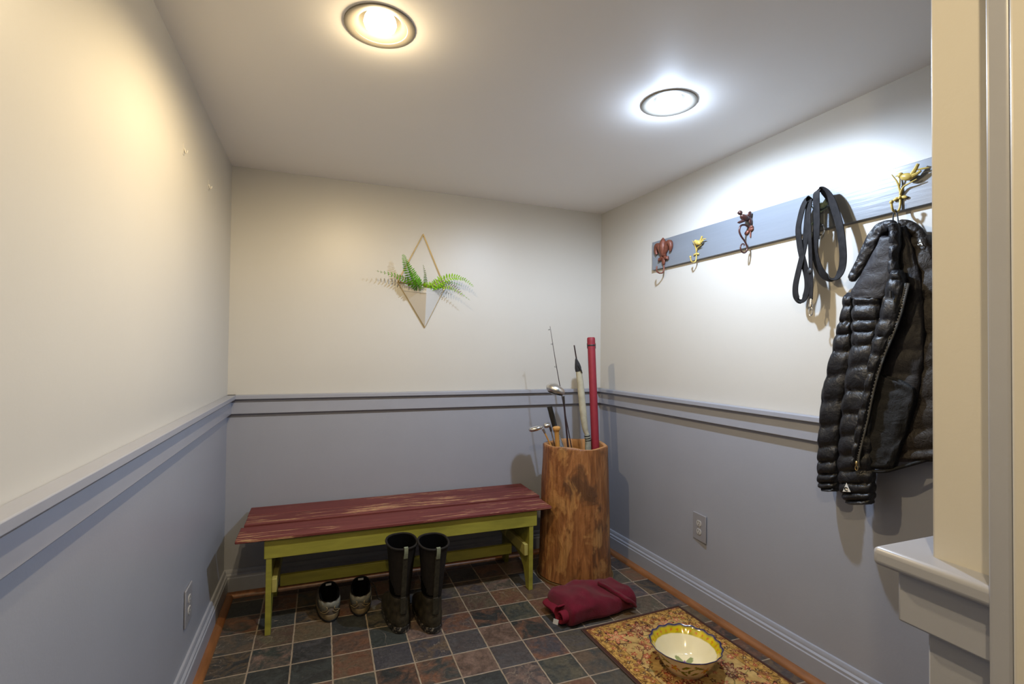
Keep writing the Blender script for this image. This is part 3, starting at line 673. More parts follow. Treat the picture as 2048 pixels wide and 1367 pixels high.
def rugcol(u, v):   # u along length -.45...45, v across
    if abs(u) > RL / 2 - 0.014 or abs(v) > RWd / 2 - 0.014: return lin((72, 46, 38))
    nz = noise.noise((u * 14, v * 14, 2)); n2 = noise.noise((u * 60, v * 60, 7))
    edge = min(RL / 2 - abs(u), RWd / 2 - abs(v))
    c = lerp3(gold, gold2, min(1, max(0, 0.5 + nz))) if edge > 0.085 else lerp3(lin((194, 154, 84)), lin((166, 124, 60)), min(1, max(0, 0.5 + n2)))
    # curling stems
    st = abs(noise.noise((u * 9, v * 9, 20)))
    if edge > 0.085 and st < 0.028: c = lerp3(c, dk if nz > 0 else grn, 0.75)
    bl = noise.noise((u * 30, v * 30, 33))
    if edge > 0.085 and bl > 0.36: c = lerp3(c, mar if nz > -0.1 else grn, 0.7)
    if edge < 0.085 and abs(noise.noise((u * 42, v * 42, 41))) < 0.07: c = lerp3(c, dk, 0.7)
    if edge < 0.085 and bl > 0.30: c = lerp3(c, mar, 0.6)
    if 0.082 < edge < 0.086 or 0.020 < edge < 0.023: c = lerp3(c, dk, 0.75)
    best = 0
    for pr, (fx, fy, r, pet, pc, ph) in grid.get((int(u // 0.05), int(v // 0.05)), ()):
        if pr < best or (pr == 1 and edge < 0.08): continue
        du, dv = u - fx, v - fy; d = math.hypot(du, dv)
        if d > r: continue
        a_ = math.atan2(dv, du); rr = r * (0.66 + 0.34 * math.cos(pet * a_ + ph))
        if d < rr:
            best = pr; f = d / rr
            if f < 0.28: c = lerp3(tan, red, 0.3) if pr == 3 else tan
            elif f > 0.84: c = dk if pr == 3 else lerp3(pc, dk, 0.5)
            elif pr == 3 and 0.5 < f < 0.62: c = lerp3(pc, tan, 0.7)
            else: c = lerp3(pc, tan, 0.02 + 0.12 * f)
    c = lerp3(c, tuple(x * 0.72 for x in c), min(1, max(0, 0.4 + n2)))
    return c
mb = MB(); mb.col = []
nu, nv = 330, 206; vt = {}
for i in range(nu + 1):
    for j in range(nv + 1):
        u = -RL / 2 + RL * i / nu; v = -RWd / 2 + RWd * j / nv
        e_ = min(RL / 2 - abs(u), RWd / 2 - abs(v)); z = 0.0065 * min(1, (e_ / 0.004) ** 0.5 if e_ > 0 else 0) + 0.0012 * noise.noise((u * 5, v * 5, 0)) + 0.0002
        p = rot @ Vector((v, u, 0)); vt[i, j] = mb.bm.verts.new((RG.x + p.x, RG.y + p.y, max(0.0004, z))); mb.col.append(rugcol(u, v))
for i in range(nu):
    for j in range(nv): mb.bm.faces.new([vt[i, j], vt[i, j + 1], vt[i + 1, j + 1], vt[i + 1, j]])
mb.build('pile', m_rug, t)
mb = MB(); q = []
for sx, sy in ((-1, -1), (1, -1), (1, 1), (-1, 1), (-1, -1)):
    p = rot @ Vector((sx * RWd / 2, sy * RL / 2, 0.0035)); q.append(V((RG.x, RG.y, 0)) + p)
pts = []
for a_, b_ in zip(q, q[1:]): pts += [a_.lerp(b_, k / 10) for k in range(10)]
mb.tube(pts + [q[0], pts[1]], 0.0035, 8); mb.build('binding', simple('brown_binding', (0.05, 0.025, 0.018), 0.9, bump=0.4), t)

# ------------------------------------------------------------------ painted bowl
BC = Vector((1.814, -1.279, 0.0075))
t = thing('bowl', 'scalloped pottery bowl with yellow rim and painted flowers on the gold rug', 'bowl', tuple(BC))
ivory, yel, oli, blu, org_, pur, lgrn = [lin(c) for c in ((226, 214, 176), (206, 178, 22), (92, 104, 26), (34, 34, 84), (196, 96, 36), (104, 66, 130), (130, 140, 90))]
prof = [(0.004, 0.006, 'o'), (0.045, 0.005, 'o'), (0.066, 0.0, 'o'), (0.072, 0.001, 'o'), (0.074, 0.006, 'o')]
for i in range(1, 25): f = i / 24; prof.append((0.074 + 0.058 * f ** 0.75 + 0.004 * f ** 4, 0.006 + 0.090 * f, 'o'))
prof.append((0.1385, 0.0985, 'e')); prof.append((0.137, 0.1005, 'e')); prof.append((0.134, 0.0985, 'e'))
for i in range(23, -1, -1): f = i / 24; prof.append((0.066 + 0.0595 * f ** 0.72 + 0.005 * f ** 4, 0.012 + 0.083 * f, 'i'))
for i in range(1, 13): prof.append((0.066 * (1 - i / 12) + 0.001, 0.012 - 0.003 * min(1, i / 4), 'b'))
SEG = 160; mb = MB(); mb.col = []
def bowlcol(r, z, a_, k):
    nz = noise.noise((math.cos(a_) * 4, math.sin(a_) * 4, z * 30))
    if k == 'e': return blu
    if k == 'o':
        h = (z - 0.006) / 0.09; u = a_ / (2 * PI) * 6; c = ivory
        fx = (u % 1.0) - 0.5; wav = 0.55 + 0.16 * math.sin(2 * PI * u)
        if abs(h - wav) < 0.030: c = oli
        d = math.hypot(fx * 1.25, h - 0.52); aa = math.atan2(h - 0.52, fx * 1.25)
        rr = 0.20 * (0.65 + 0.35 * math.cos(5 * aa + 0.6))
        if d < rr: c = yel if d < rr * 0.6 else org_
        for lx, lz, th in ((0.36, 0.68, 0.7), (-0.34, 0.36, 0.6), (0.30, 0.30, -0.7), (-0.30, 0.74, -0.6), (0.48, 0.5, 1.3)):
            x, y = fx - lx, h - lz; X = x * math.cos(th) + y * math.sin(th); Y = -x * math.sin(th) + y * math.cos(th)
            if (X / 0.15) ** 2 + (Y / 0.055) ** 2 < 1: c = oli if Y > -0.01 else lerp3(oli, yel, 0.35)
        if h > 0.97: c = blu
        return c
    if k == 'i':
        h = (z - 0.012) / 0.083
        if h > 0.97: return blu
        if h > 0.74:
            u = a_ / (2 * PI) * 30; dd = math.hypot((u % 1) - 0.5, (h - 0.86) * 7)
            if dd < 0.2: return org_
            return lerp3(yel, oli, 0.35 * (0.5 + nz) + 0.25 * (math.sin(2 * PI * u / 2) * 4 * (h - 0.86) > 0.2))
        if h > 0.715: return oli
        return ivory
    d = r / 0.066; ex = math.cos(6 * a_ + 0.4)
    if d < 0.16: return yel
    if d < 0.30 + 0.22 * ex: return pur
    if d < 0.62 + 0.36 * math.cos(6 * a_ + 3.5) and d > 0.3: return lgrn
    return ivory
rings = []
for r, z, k in prof:
    ring = []
    for s_ in range(SEG):
        a_ = 2 * PI * s_ / SEG; h = max(0, (z - 0.05) / 0.05); rr = r + h ** 2 * 0.0026 * math.cos(18 * a_); zz = z + h ** 3 * 0.0014 * math.cos(18 * a_)
        ring.append(BC + V((rr * math.cos(a_), rr * math.sin(a_), zz))); mb.col.append(bowlcol(r, z, a_, k))
    rings.append(ring)
mb.loft(rings, caps=(True, True)); mb.build('bowl_body', m_bowl, t)

# ------------------------------------------------------------------ folded towel
t = thing('towel', 'folded maroon terry towel lying on the slate floor before the log', 'towel', (1.68, -0.77, 0))
A0, A1 = V((1.500, -0.775, 0)), V((1.895, -0.715, 0)); dx_ = (A1 - A0).normalized(); dy_ = V((-dx_.y, dx_.x, 0))
def towel_ring(f, wd, h, flat=0.0, n=40, jit=1.0, ang=0.0):
    c = A0.lerp(A1, f); out = []
    for k in range(n):
        a_ = 2 * PI * k / n; cx, sz = math.cos(a_), math.sin(a_)
        X = math.copysign(abs(cx) ** 0.5, cx) * wd; Z = h * (0.5 + 0.5 * math.copysign(abs(sz) ** 0.55, sz))
        p = c + dy_ * (X + ang) + V((0, 0, 0))
        q = noise.noise((p.x * 11, p.y * 11, Z * 12)) * 0.010 * jit + noise.noise((p.x * 30, p.y * 30, Z * 30)) * 0.0035 * jit
        out.append(p + V((0, 0, max(0.0015, Z * (1 + 1.6 * q / max(h, .02)) ))) + dy_ * q * (1 if Z > 0.01 else 0.2))
    return out
mb = MB(); rr = []
for i in range(31):
    f = i / 30; e_ = min(1, min(f, 1 - f) / 0.05 + 0.55) if 0 < f < 1 else 0.35
    wd = (0.105 + 0.018 * math.sin(f * 3.2 + 0.2)) * (0.75 + 0.25 * e_); h = (0.104 - 0.022 * abs(f - 0.45) + 0.008 * math.sin(f * 7)) * e_ ** 0.6
    rr.append(towel_ring(f, wd, h, ang=0.012 * math.sin(f * 4)))
mb.loft(rr); mb.build('folded_body', m_towel, t, subsurf=1)
# far fold that rises as a ridge over the right end
def sheet(mb, rows, th, n=1):
    top = rows; ny = len(rows[0]); bot = [[p - V((0, 0, th)) for p in r] for r in rows]
    for i in range(len(rows) - 1):
        for j in range(ny - 1):
            pass
    ring = [list(r) + list(reversed(bt)) for r, bt in zip(top, bot)]
    mb.loft(ring)
mb = MB(); rows = []
for i in range(15):
    f = i / 14; c0 = AZ(1192 + 62 * f, 1158 + 38 * f, 0.125 - 0.035 * f); row = []
    for j in range(9):
        g = j / 8; p = c0 + dx_ * (0.062 * g) - V((0, 0, 0.042 * g ** 2.2 + 0.004)) - dy_ * 0.01 * g
        row.append(p + V((0, 0, 0.004 * noise.noise((f * 5, g * 4, 9)))))
    rows.append(row)
sheet(mb, rows, 0.018); mb.build('top_fold', m_towel, t, subsurf=2)
# rolled layers showing at the left end
mb = MB(); rows = []; n = 46
for i in range(n + 1):
    f = i / n; th = f * 2.6 * PI - 0.6; r = 0.012 + 0.032 * f
    c = A0 + dy_ * -0.052 + V((0, 0, 0.045))
    off = dy_ * (math.cos(th) * r) + V((0, 0, math.sin(th) * r * 0.92))
    rows.append([c + off - dx_ * 0.030, c + off - dx_ * 0.010, c + off + dx_ * 0.02, c + off + dx_ * 0.06])
vts = [[mb.bm.verts.new(p) for p in r] for r in rows]
for a_, b_ in zip(vts, vts[1:]):
    for j in range(3): mb.bm.faces.new([a_[j], a_[j + 1], b_[j + 1], b_[j]])
mb.build('rolled_end', m_towel_in, t, solid=0.009, subsurf=1)
mb = MB(); rr = []
for i in range(9):
    f = i / 8; rr.append([A0 - dx_ * (0.035 - 0.01 * f) + dy_ * (-0.02 + 0.13 * f) + V((0, 0, z + 0.004 * math.sin(f * 6))) + dx_ * o for o, z in ((0, 0.030), (0.07, 0.034), (0.07, 0.062), (-0.004 + 0.006 * f, 0.056))])
mb.loft(rr); mb.build('under_fold', m_towel_in, t, subsurf=2)
tp = AZ(1110, 1240, 0.058) - FWD * 0.022 + Vector((0, 0, 0.006)); mb = MB(); q0 = [tp + RGT * a_ + UPV * z for a_, z in ((-0.012, -0.006), (0.010, -0.014), (0.014, 0.008), (-0.008, 0.015))]; mb.loft([q0, [p - FWD * 0.0015 for p in q0]]); mb.build('care_tag', m_white, t, smooth=False)

# ------------------------------------------------------------------ rubber boots
def oval(y0, y1, wd, z, n=40, heel=0.86, sx=0.0, p=0.85, tilt=0.0):
    yc, ly = (y0 + y1) / 2, (y1 - y0) / 2; out = []
    for k in range(n):
        a_ = 2 * PI * k / n; cy, sxx = math.cos(a_), math.sin(a_)
        ww = wd * (1 - (1 - heel) * (0.5 - 0.5 * cy))
        yy = yc + ly * math.copysign(abs(cy) ** p, cy)
        out.append(V((sx + ww * math.copysign(abs(sxx) ** p, sxx), yy, z + tilt * (yy - yc))))
    return out
def make_boot(loc, rz, label, lean):
    t = thing('rubber_boot', label, 'boot', (0, 0, 0), 'rubber boots by the bench')
    mb = MB(); mb.loft([oval(0.0, 0.288, 0.048, 0.0, heel=0.97, p=0.78), oval(-0.006, 0.296, 0.0525, 0.004, heel=0.97, p=0.78), oval(-0.008, 0.298, 0.054, 0.016, heel=0.97, p=0.78), oval(-0.006, 0.297, 0.0535, 0.026, heel=0.97, p=0.78), oval(0.004, 0.28, 0.045, 0.027, heel=0.97, p=0.78)]); mb.build('sole', m_boot_sole, t)
    mb = MB(); mb.loft([oval(0.0, 0.290, 0.051, 0.024, heel=0.97, p=0.8), oval(-0.003, 0.292, 0.0555, 0.04, heel=0.97, p=0.8), oval(-0.002, 0.286, 0.056, 0.058, heel=0.97, p=0.8), oval(0.001, 0.262, 0.0535, 0.075, heel=0.97, p=0.8), oval(0.005, 0.225, 0.050, 0.092, heel=0.97, p=0.8), oval(0.006, 0.178, 0.0485, 0.110, heel=0.97, p=0.8), oval(0.004, 0.142, 0.0445, 0.130, heel=0.97, p=0.8), oval(0.005, 0.126, 0.0425, 0.150, heel=0.97, p=0.8), oval(0.007, 0.122, 0.0405, 0.153, heel=0.97, p=0.8)], caps=(True, True)); mb.build('foot', m_rubber, t)
    mb = MB(); rr = []
    zs = [0.135, 0.16, 0.19, 0.22, 0.26, 0.30, 0.335, 0.365, 0.382]
    for i, z in enumerate(zs):
        f = i / 8; w_ = 0.040 + 0.029 * f ** 1.1; wr = 0.0018 * math.sin(z * 160) * (1 - f)
        rr.append(oval(0.006 - 0.024 * f + wr, 0.118 + 0.014 * f - wr, w_ + wr, z, sx=lean * f, heel=0.94, tilt=0.12 * f))
    mb.loft(rr, caps=(True, False)); mb.build('shaft', m_neoprene, t)
    top = oval(-0.018, 0.134, 0.069, 0.384, sx=lean, heel=0.94, tilt=0.12)
    mb = MB(); mb.tube(top + top[:2], 0.0052, 8); mb.build('top_rim', m_neoprene, t)
    mb = MB(); mb.loft([oval(-0.014, 0.130, 0.0655, 0.384, sx=lean, heel=0.94, tilt=0.12)] + [oval(-0.012 + 0.015 * f, 0.128, 0.062 - 0.018 * f, 0.380 - 0.22 * f, sx=lean * (1 - f), heel=0.94, tilt=0.12 * (1 - f)) for f in (0.05, 0.3, 0.6, 1)], caps=(False, True)); mb.build('lining', m_boot_in, t)
    mb = MB(); A_, B_ = [], []
    bz = [0.135, 0.18, 0.24, 0.30, 0.345]
    for i, z in enumerate(bz):
        f = (z - 0.135) / 0.247; y = 0.003 - 0.022 * f - 0.12 * f * 0.02; x = lean * f; hw = 0.0115
        A_.append([V((x - hw, y + 0.0015, z)), V((x - hw * 0.9, y - 0.0032, z)), V((x + hw * 0.9, y - 0.0032, z)), V((x + hw, y + 0.0015, z))])
    mb.loft(A_); mb.build('heel_strip', m_boot_seam, t)
    mb = MB(); mb.loft([[V((-0.017, 0.004, 0.085)), V((-0.013, -0.0055, 0.085)), V((0.013, -0.0055, 0.085)), V((0.017, 0.004, 0.085))], [V((-0.015, 0.006, 0.135)), V((-0.012, -0.003, 0.135)), V((0.012, -0.003, 0.135)), V((0.015, 0.006, 0.135))], [V((-0.013, 0.004, 0.158)), V((-0.011, -0.0045, 0.158)), V((0.011, -0.0045, 0.158)), V((0.013, 0.004, 0.158))]]); mb.build('heel_patch', m_boot_seam, t, bevel=0.002)
    mb = MB(); q = []
    for (y, z) in ((-0.0205, 0.335), (-0.0245, 0.350), (-0.0285, 0.372), (-0.0270, 0.384), (-0.020, 0.386), (-0.011, 0.380), (-0.0095, 0.365)):
        q.append([V((lean * z / 0.384 + s_ * 0.0085, y + e_, z)) for s_, e_ in ((-1, 0.0012), (-1, -0.0012), (1, -0.0012), (1, 0.0012))])
    mb.loft(q); mb.build('pull_tab', m_boot_tab, t)
    t.location = loc; t.rotation_euler = (0, 0, rz); return t
boot = make_boot((0.802, -0.645, 0), math.radians(5), 'tall dark muddy rubber boot nearer the sneakers', 0.004)
dup(boot, (0.936, -0.695, 0), math.radians(4), 'tall dark muddy rubber boot farther from the sneakers', 'rubber boots by the bench')

# ------------------------------------------------------------------ sneakers
def make_sneaker(loc, rz, label, trail):
    t = thing('sneaker', label, 'shoe', (0, 0, 0), 'sneakers under the bench')
    mb = MB(); mb.loft([oval(0.006, 0.276, 0.038, 0.0), oval(0.0, 0.285, 0.0435, 0.003), oval(-0.001, 0.286, 0.0445, 0.010), oval(0.002, 0.284, 0.043, 0.012)]); mb.build('outsole', m_black, t)
    mb = MB(); mb.loft([oval(0.0, 0.284, 0.0435, 0.010), oval(-0.003, 0.286, 0.0455, 0.018), oval(-0.001, 0.283, 0.0450, 0.028), oval(0.004, 0.277, 0.042, 0.030)]); mb.build('midsole', m_shoe_mid, t)
    lay = [(0.004, 0.276, 0.0430, 0.026), (0.001, 0.276, 0.0445, 0.038), (0.0, 0.266, 0.0440, 0.050), (0.003, 0.238, 0.0425, 0.062), (0.006, 0.200, 0.0405, 0.072), (0.008, 0.172, 0.0395, 0.080)]
    mb = MB(); R_ = [oval(*l, p=0.88) for l in lay]
    lip = oval(0.0085, 0.160, 0.0385, 0.0845, tilt=0.16); inn = oval(0.018, 0.150, 0.0305, 0.083, tilt=0.16); d1 = oval(0.022, 0.150, 0.030, 0.055); d2 = oval(0.03, 0.15, 0.025, 0.038)
    mb.loft(R_ + [lip], caps=(True, False)); mb.build('upper', m_shoe_up, t)
    mb = MB(); mb.loft([lip, oval(0.011, 0.158, 0.0365, 0.089, tilt=0.16), inn, d1, d2], caps=(False, True)); mb.build('lining', m_lining, t)
    # heel counter panel wrapped round the back, with jagged top
    mb = MB(); n = 24; cols = []
    for i in range(n + 1):
        a_ = PI - 1.25 + 2.5 * i / n; u = abs(i / n - 0.5) * 2; col = []
        z1 = 0.078 - 0.010 * u + 0.006 * abs(math.sin(u * 7)); z0 = 0.050 + 0.010 * math.cos(u * 5)
        for g in (0, 0.5, 1):
            z = z0 + (z1 - z0) * g; yc, ly, wd = 0.120, 0.120 - 0.0065 * (z - 0.03) / 0.05, 0.0455 - 0.004 * (z - 0.03) / 0.05
            cy, sx = math.cos(a_), math.sin(a_); ww = wd * (1 - 0.14 * (0.5 - 0.5 * cy))
            col.append(V((ww * math.copysign(abs(sx) ** 0.87, sx) , yc + ly * math.copysign(abs(cy) ** 0.87, cy) - 0.002, z)))
        cols.append(col)
    vv = [[mb.bm.verts.new(p) for p in c] for c in cols]
    for a_, b_ in zip(vv, vv[1:]):
        for j in range(2): mb.bm.faces.new([a_[j], a_[j + 1], b_[j + 1], b_[j]])
    mb.build('heel_counter', m_shoe_panel, t, solid=0.003)
    mb = MB()
    def surf(a_, z):
        ly, wd = 0.124 - 0.006 * (z - 0.03) / 0.05, 0.0470 - 0.004 * (z - 0.03) / 0.05; cy, sx = math.cos(a_), math.sin(a_); ww = wd * (1 - 0.14 * (0.5 - 0.5 * cy))
        return V((ww * math.copysign(abs(sx) ** 0.87, sx), 0.120 + ly * math.copysign(abs(cy) ** 0.87, cy), z))
    for s_ in (-1, 1):
        for path in (((0.75, 0.064), (0.30, 0.062), (0.34, 0.050), (0.7, 0.042)), ((0.12, 0.050), (0.45, 0.038), (0.9, 0.034))):
            mb.tube(spline([surf(PI + s_ * a_, z) for a_, z in path], 10), 0.0016, 6)
    mb.build('piping', m_shoe_line, t)
    mb = MB(); q = []
    for y, z, w_ in ((0.235, 0.064, 0.020), (0.20, 0.078, 0.022), (0.165, 0.092, 0.025), (0.14, 0.106, 0.027), (0.132, 0.112, 0.022)):
        q.append([V((w_ * x, y + 0.004 * x * x, z - 0.012 * x * x + e_)) for x, e_ in ((-1, 0), (-0.5, 0), (0, 0), (0.5, 0), (1, 0), (1, -0.006), (0, -0.006), (-1, -0.006))])
    mb.loft(q); tongue = mb.build('tongue', m_lining, t)
    mb = MB(); mb.loft([[V((-0.010, 0.1315, 0.098)), V((0.010, 0.1315, 0.098)), V((0.010, 0.1335, 0.098)), V((-0.010, 0.1335, 0.098))], [V((-0.010, 0.1270, 0.108)), V((0.010, 0.1270, 0.108)), V((0.010, 0.129, 0.108)), V((-0.010, 0.129, 0.108))]])
    mb.build('tongue_label', m_white, tongue, smooth=False, org=(0, 0, 0))
    mb = MB()
    for k in range(4):
        y = 0.17 + 0.018 * k; z = 0.096 - 0.009 * k
        mb.tube(spline([V((-0.032, y - 0.004, z - 0.014)), V((-0.015, y, z)), V((0.015, y + 0.004, z)), V((0.032, y, z - 0.014))], 8), 0.0022, 6)
    if trail: mb.tube(spline([V((0.03, 0.175, 0.078)), V((0.052, 0.165, 0.052)), V((0.066, 0.14, 0.010)), V((0.080, 0.12, 0.0025)), V((0.098, 0.085, 0.0025)), V((0.118, 0.075, 0.0025))], 16), 0.0022, 6)
    mb.build('lace', m_lace, t); t.scale = (1.28, 1.06, 1.12)
    t.location = loc; t.rotation_euler = (0, 0, rz); return t
make_sneaker((0.505, -0.448, 0), math.radians(4), 'dusty grey and tan sneaker under the bench, closest to its left leg', False)
make_sneaker((0.636, -0.440, 0), math.radians(-4), 'dusty grey and tan sneaker under the bench, closest to the boots', True)

# ------------------------------------------------------------------ electrical outlets
def make_outlet(loc, rz, label):
    t = thing('wall_outlet', label, 'outlet', (0, 0, 0), 'painted wall outlets')
    mb = MB(); mb.box((0.0005, -0.048, -0.067), (0.007, 0.048, 0.067)); mb.build('cover_plate', m_plate, t, bevel=0.004, bseg=3)
    for s_ in (-1, 1):
        mb = MB(); pr = []
        for k in range(32):
            a_ = 2 * PI * k / 32; pr.append((0.0172 * math.cos(a_), s_ * 0.0205 + max(-0.0135, min(0.0135, 0.0172 * math.sin(a_)))))
        mb.prism(pr, 'x', 0.005, 0.0092); r = mb.build('receptacle', m_recept, t, bevel=0.001)
        mb = MB()
        for y, h in ((-0.0065, 0.0085), (0.0065, 0.007)): mb.box((0.0085, y - 0.0012, s_ * 0.0205 + 0.0005), (0.0096, y + 0.0012, s_ * 0.0205 + 0.0005 + h))
        mb.tube([V((0.0085, 0, s_ * 0.0205 - 0.007)), V((0.0096, 0, s_ * 0.0205 - 0.007))], 0.0026, 10); mb.build('slot', m_dark, r, smooth=False, org=(0, 0, 0))
    mb = MB(); mb.ball((0.0072, 0, 0), (0.0016, 0.0034, 0.0034), 12, 8); mb.build('screw', m_steel, t)
    t.location = loc; t.rotation_euler = (0, 0, rz); return t
o1 = make_outlet((0.0, -0.757, 0.314), 0, 'grey painted outlet plate low on the left wall')
dup(o1, (XR(-0.895), -0.895, 0.387), PI - 0.0487, 'grey painted outlet plate on the right wall below the coat rack', 'painted wall outlets')

# ------------------------------------------------------------------ two small painted-over stick-on hooks
def make_hook(y, z, label):
    t = thing('adhesive_hook', label, 'hook', (0, y, z), 'stick-on hooks on the left wall')
    mb = MB(); mb.box((0.0, y - 0.0075, z - 0.019), (0.0014, y + 0.0075, z + 0.022)); mb.build('backplate', m_cream, t, bevel=0.0012)
    mb = MB(); mb.tube(spline([V((0.002, y, z + 0.004)), V((0.006, y, z - 0.010)), V((0.009, y, z - 0.012)), V((0.011, y, z - 0.007)), V((0.0112, y, z - 0.002))], 12), 0.0022, 8); mb.build('prong', m_cream, t)
    return t
make_hook(-0.943, 1.922, 'cream stick-on hook on the left wall, nearer the warm light')
make_hook(-0.546, 1.921, 'cream stick-on hook on the left wall, nearer the back corner')

# ------------------------------------------------------------------ coat rack with its five hooks
BT = 0.019
def yz(px, py, off=BT): p = AR(px, py, off); return p.y, p.z
(ya, zat), (yb_, zab), (yc_, zct), (yd_, zcb) = yz(1304, 485), yz(1306, 540), yz(1865, 313), yz(1865, 405)
ye = -2.08; k_ = (ye - ya) / (yc_ - ya)
t = thing('coat_rack', 'blue grey painted board of five odd hooks on the right wall', 'coat rack', tuple(RW((ya + ye) / 2, (zat + zab) / 2)))
mb = MB(); L0 = [(ya, zab), (ya, zat)]; L1 = [(ye, zab + (zcb - zab) * k_), (ye, zat + (zct - zat) * k_)]
q = lambda yz_, o: RW(yz_[0], yz_[1], o)
mb.hexa([q(L0[0], 0.0004), q(L0[0], BT), q(L1[0], BT), q(L1[0], 0.0004), q(L0[1], 0.0004), q(L0[1], BT), q(L1[1], BT), q(L1[1], 0.0004)]); mb.build('backboard', m_board, t, bevel=0.0015)
UW = V((SK, -1, 0)).normalized()           # along the wall, towards the viewer (right in the picture)
class F:                                    # local frame on the board: a = along wall towards viewer, z up, o = out of the wall
    def __init__(s, px, py, off=BT): s.y, s.z = yz(px, py, off)
    def __call__(s, a, z, o): return RW(s.y, s.z + z, o) + UW * a
R3 = Matrix((UW, V((0, 0, 1)), NR)).transposed()   # columns: along, up, out
def rotz(d): return R3 @ Matrix.Rotation(math.radians(d), 3, 'Z')
def hook(label, mat_mb, mats): o = mat_mb.build('hook', mats, t); o['label'] = label; return o

# fleur-de-lis
f = F(1329, 541); mb = MB()
mb.tube([f(0, 0.045, BT + 0.005), f(0, 0.01, BT + 0.005), f(0, -0.006, BT + 0.008), f(0, -0.014, 0.036), f(0, -0.016, 0.055), f(0, -0.010, 0.070), f(0, 0.006, 0.074), f(0, 0.020, 0.071)], 0.0042, 10)
hk = hook('rust brown fleur-de-lis hook', mb, m_rust)
mb = MB(); mb.tube([f(0, z, BT + 0.012) for z in (0.082, 0.095, 0.115, 0.135, 0.155, 0.170, 0.180)], [0.008, 0.013, 0.0205, 0.0225, 0.018, 0.010, 0.002], 14); mb.build('petal', m_rust, hk)
for s_ in (-1, 1):
    mb = MB(); mb.tube(spline([f(s_ * a, z, BT + 0.010) for a, z in ((0.006, 0.086), (0.020, 0.108), (0.034, 0.138), (0.052, 0.142), (0.060, 0.120), (0.054, 0.096))], 20), [0.007 + 0.0095 * math.sin(PI * min(1, k / 20 * 1.05)) for k in range(21)], 12)
    mb.build('petal', m_rust, hk)
    mb = MB(); mb.tube([f(s_ * 0.008, 0.080, BT + 0.009), f(s_ * 0.022, 0.066, BT + 0.009), f(s_ * 0.034, 0.062, BT + 0.009), f(s_ * 0.036, 0.074, BT + 0.009)], [0.007, 0.011, 0.009, 0.004], 12); mb.build('petal', m_rust, hk)
mb = MB(); mb.ball(f(0, 0.052, BT + 0.008), (0.013, 0.024, 0.008), 12, 8, rotz(0)); mb.build('petal', m_rust, hk)
mb = MB(); mb.ball(f(0, 0.084, BT + 0.010), (0.026, 0.0065, 0.011), 14, 8, rotz(0)); mb.build('band', m_rust, hk)

def bird(mbx, f, c, k=1.0, face=1):
    """small perched bird: body, head with beak, cocked tail; face=+1 looks along +a"""
    a0, z0, o0 = c; P = lambda a, z, o=0: f(a0 + a * k * face, z0 + z * k, o0 + o * k)
    mbx.ball(P(0, 0), (0.021 * k, 0.0125 * k, 0.012 * k), 16, 10, rotz(18 * face))
    mbx.ball(P(0.019, 0.011), 0.0088 * k, 12, 8)
    mbx.tube([P(0.024, 0.012), P(0.036, 0.0125)], [0.0032 * k, 0.0007], 8)
    mbx.tube([P(-0.014, -0.003), P(-0.028, 0.001), P(-0.040, 0.007)], [0.008 * k, 0.0055 * k, 0.0035 * k], 8)
def wing(mbx, f, c, k=1.0, face=1):
    a0, z0, o0 = c
    for s_ in (-1, 1): mbx.ball(f(a0 - 0.006 * k * face, z0 + 0.002 * k, o0 + s_ * 0.0105 * k), (0.015 * k, 0.007 * k, 0.003 * k), 12, 8, rotz(10 * face))
def bird_hook(px, py, k, label, mat):
    f0 = F(px, py); f = lambda a, z, o: f0(a * k, z * k, BT + (o - BT) * k)
    mb = MB()
    mb.tube(spline([f(0.002, 0.070, BT + 0.006), f(0.002, 0.030, BT + 0.006), f(0.0, 0.006, BT + 0.010), f(-0.002, -0.002, 0.044), f(-0.002, 0.004, 0.060), f(-0.002, 0.024, 0.066)], 24), 0.0036 * k, 10)
    mb.ball(f(-0.002, 0.028, 0.066), 0.0062 * k, 12, 8)
    hk = hook(label, mb, mat)
    mb = MB(); mb.tube(spline([f(0.002, 0.058, BT + 0.007), f(0.014, 0.078, BT + 0.012), f(0.034, 0.084, 0.036), f(0.058, 0.090, 0.040)], 14), [0.0042 * k - 0.0002 * i * k for i in range(15)], 8)
    mb.tube(spline([f(0.002, 0.066, BT + 0.006), f(-0.004, 0.100, BT + 0.012), f(-0.016, 0.128, 0.040)], 10), [0.0036 * k * (1 - 0.06 * i) for i in range(11)], 8)
    mb.tube(spline([f(-0.001, 0.085, BT + 0.006), f(0.004, 0.105, BT + 0.012), f(0.000, 0.124, 0.034)], 8), [0.003 * k * (1 - 0.07 * i) for i in range(9)], 8); mb.build('branch', mat, hk)
    mb = MB(); mb.ball(f(-0.012, 0.046, BT + 0.006), (0.010 * k, 0.0055 * k, 0.005 * k), 12, 8, rotz(20)); mb.ball(f(0.014, 0.046, BT + 0.006), (0.010 * k, 0.0055 * k, 0.005 * k), 12, 8, rotz(-20)); mb.ball(f(0.002, 0.046, BT + 0.010), 0.005 * k, 10, 8); mb.build('screw_leaf', mat, hk)
    mb = MB(); g = lambda a, z, o: f(a, z, o); bird(mb, g, (0.030, 0.106, 0.040), 1.0, -1)
    # the cocked tail rises away from the viewer's left
    mb.tube([f(0.044, 0.108, 0.040), f(0.056, 0.126, 0.040), f(0.062, 0.138, 0.040)], [0.0075 * k, 0.0055 * k, 0.0048 * k], 8); b_ = mb.build('bird', mat, hk)
    mb = MB(); mb.tube([f(0.060, 0.120, 0.038), f(0.078, 0.119, 0.036), f(0.090, 0.117, 0.036)], [0.0028 * k, 0.003 * k, 0.001 * k], 8); mb.build('twig', mat, hk)
    return hk
bird_hook(1393.5, 524, 0.86, 'yellow bird hook next to the fleur-de-lis', m_yellow)
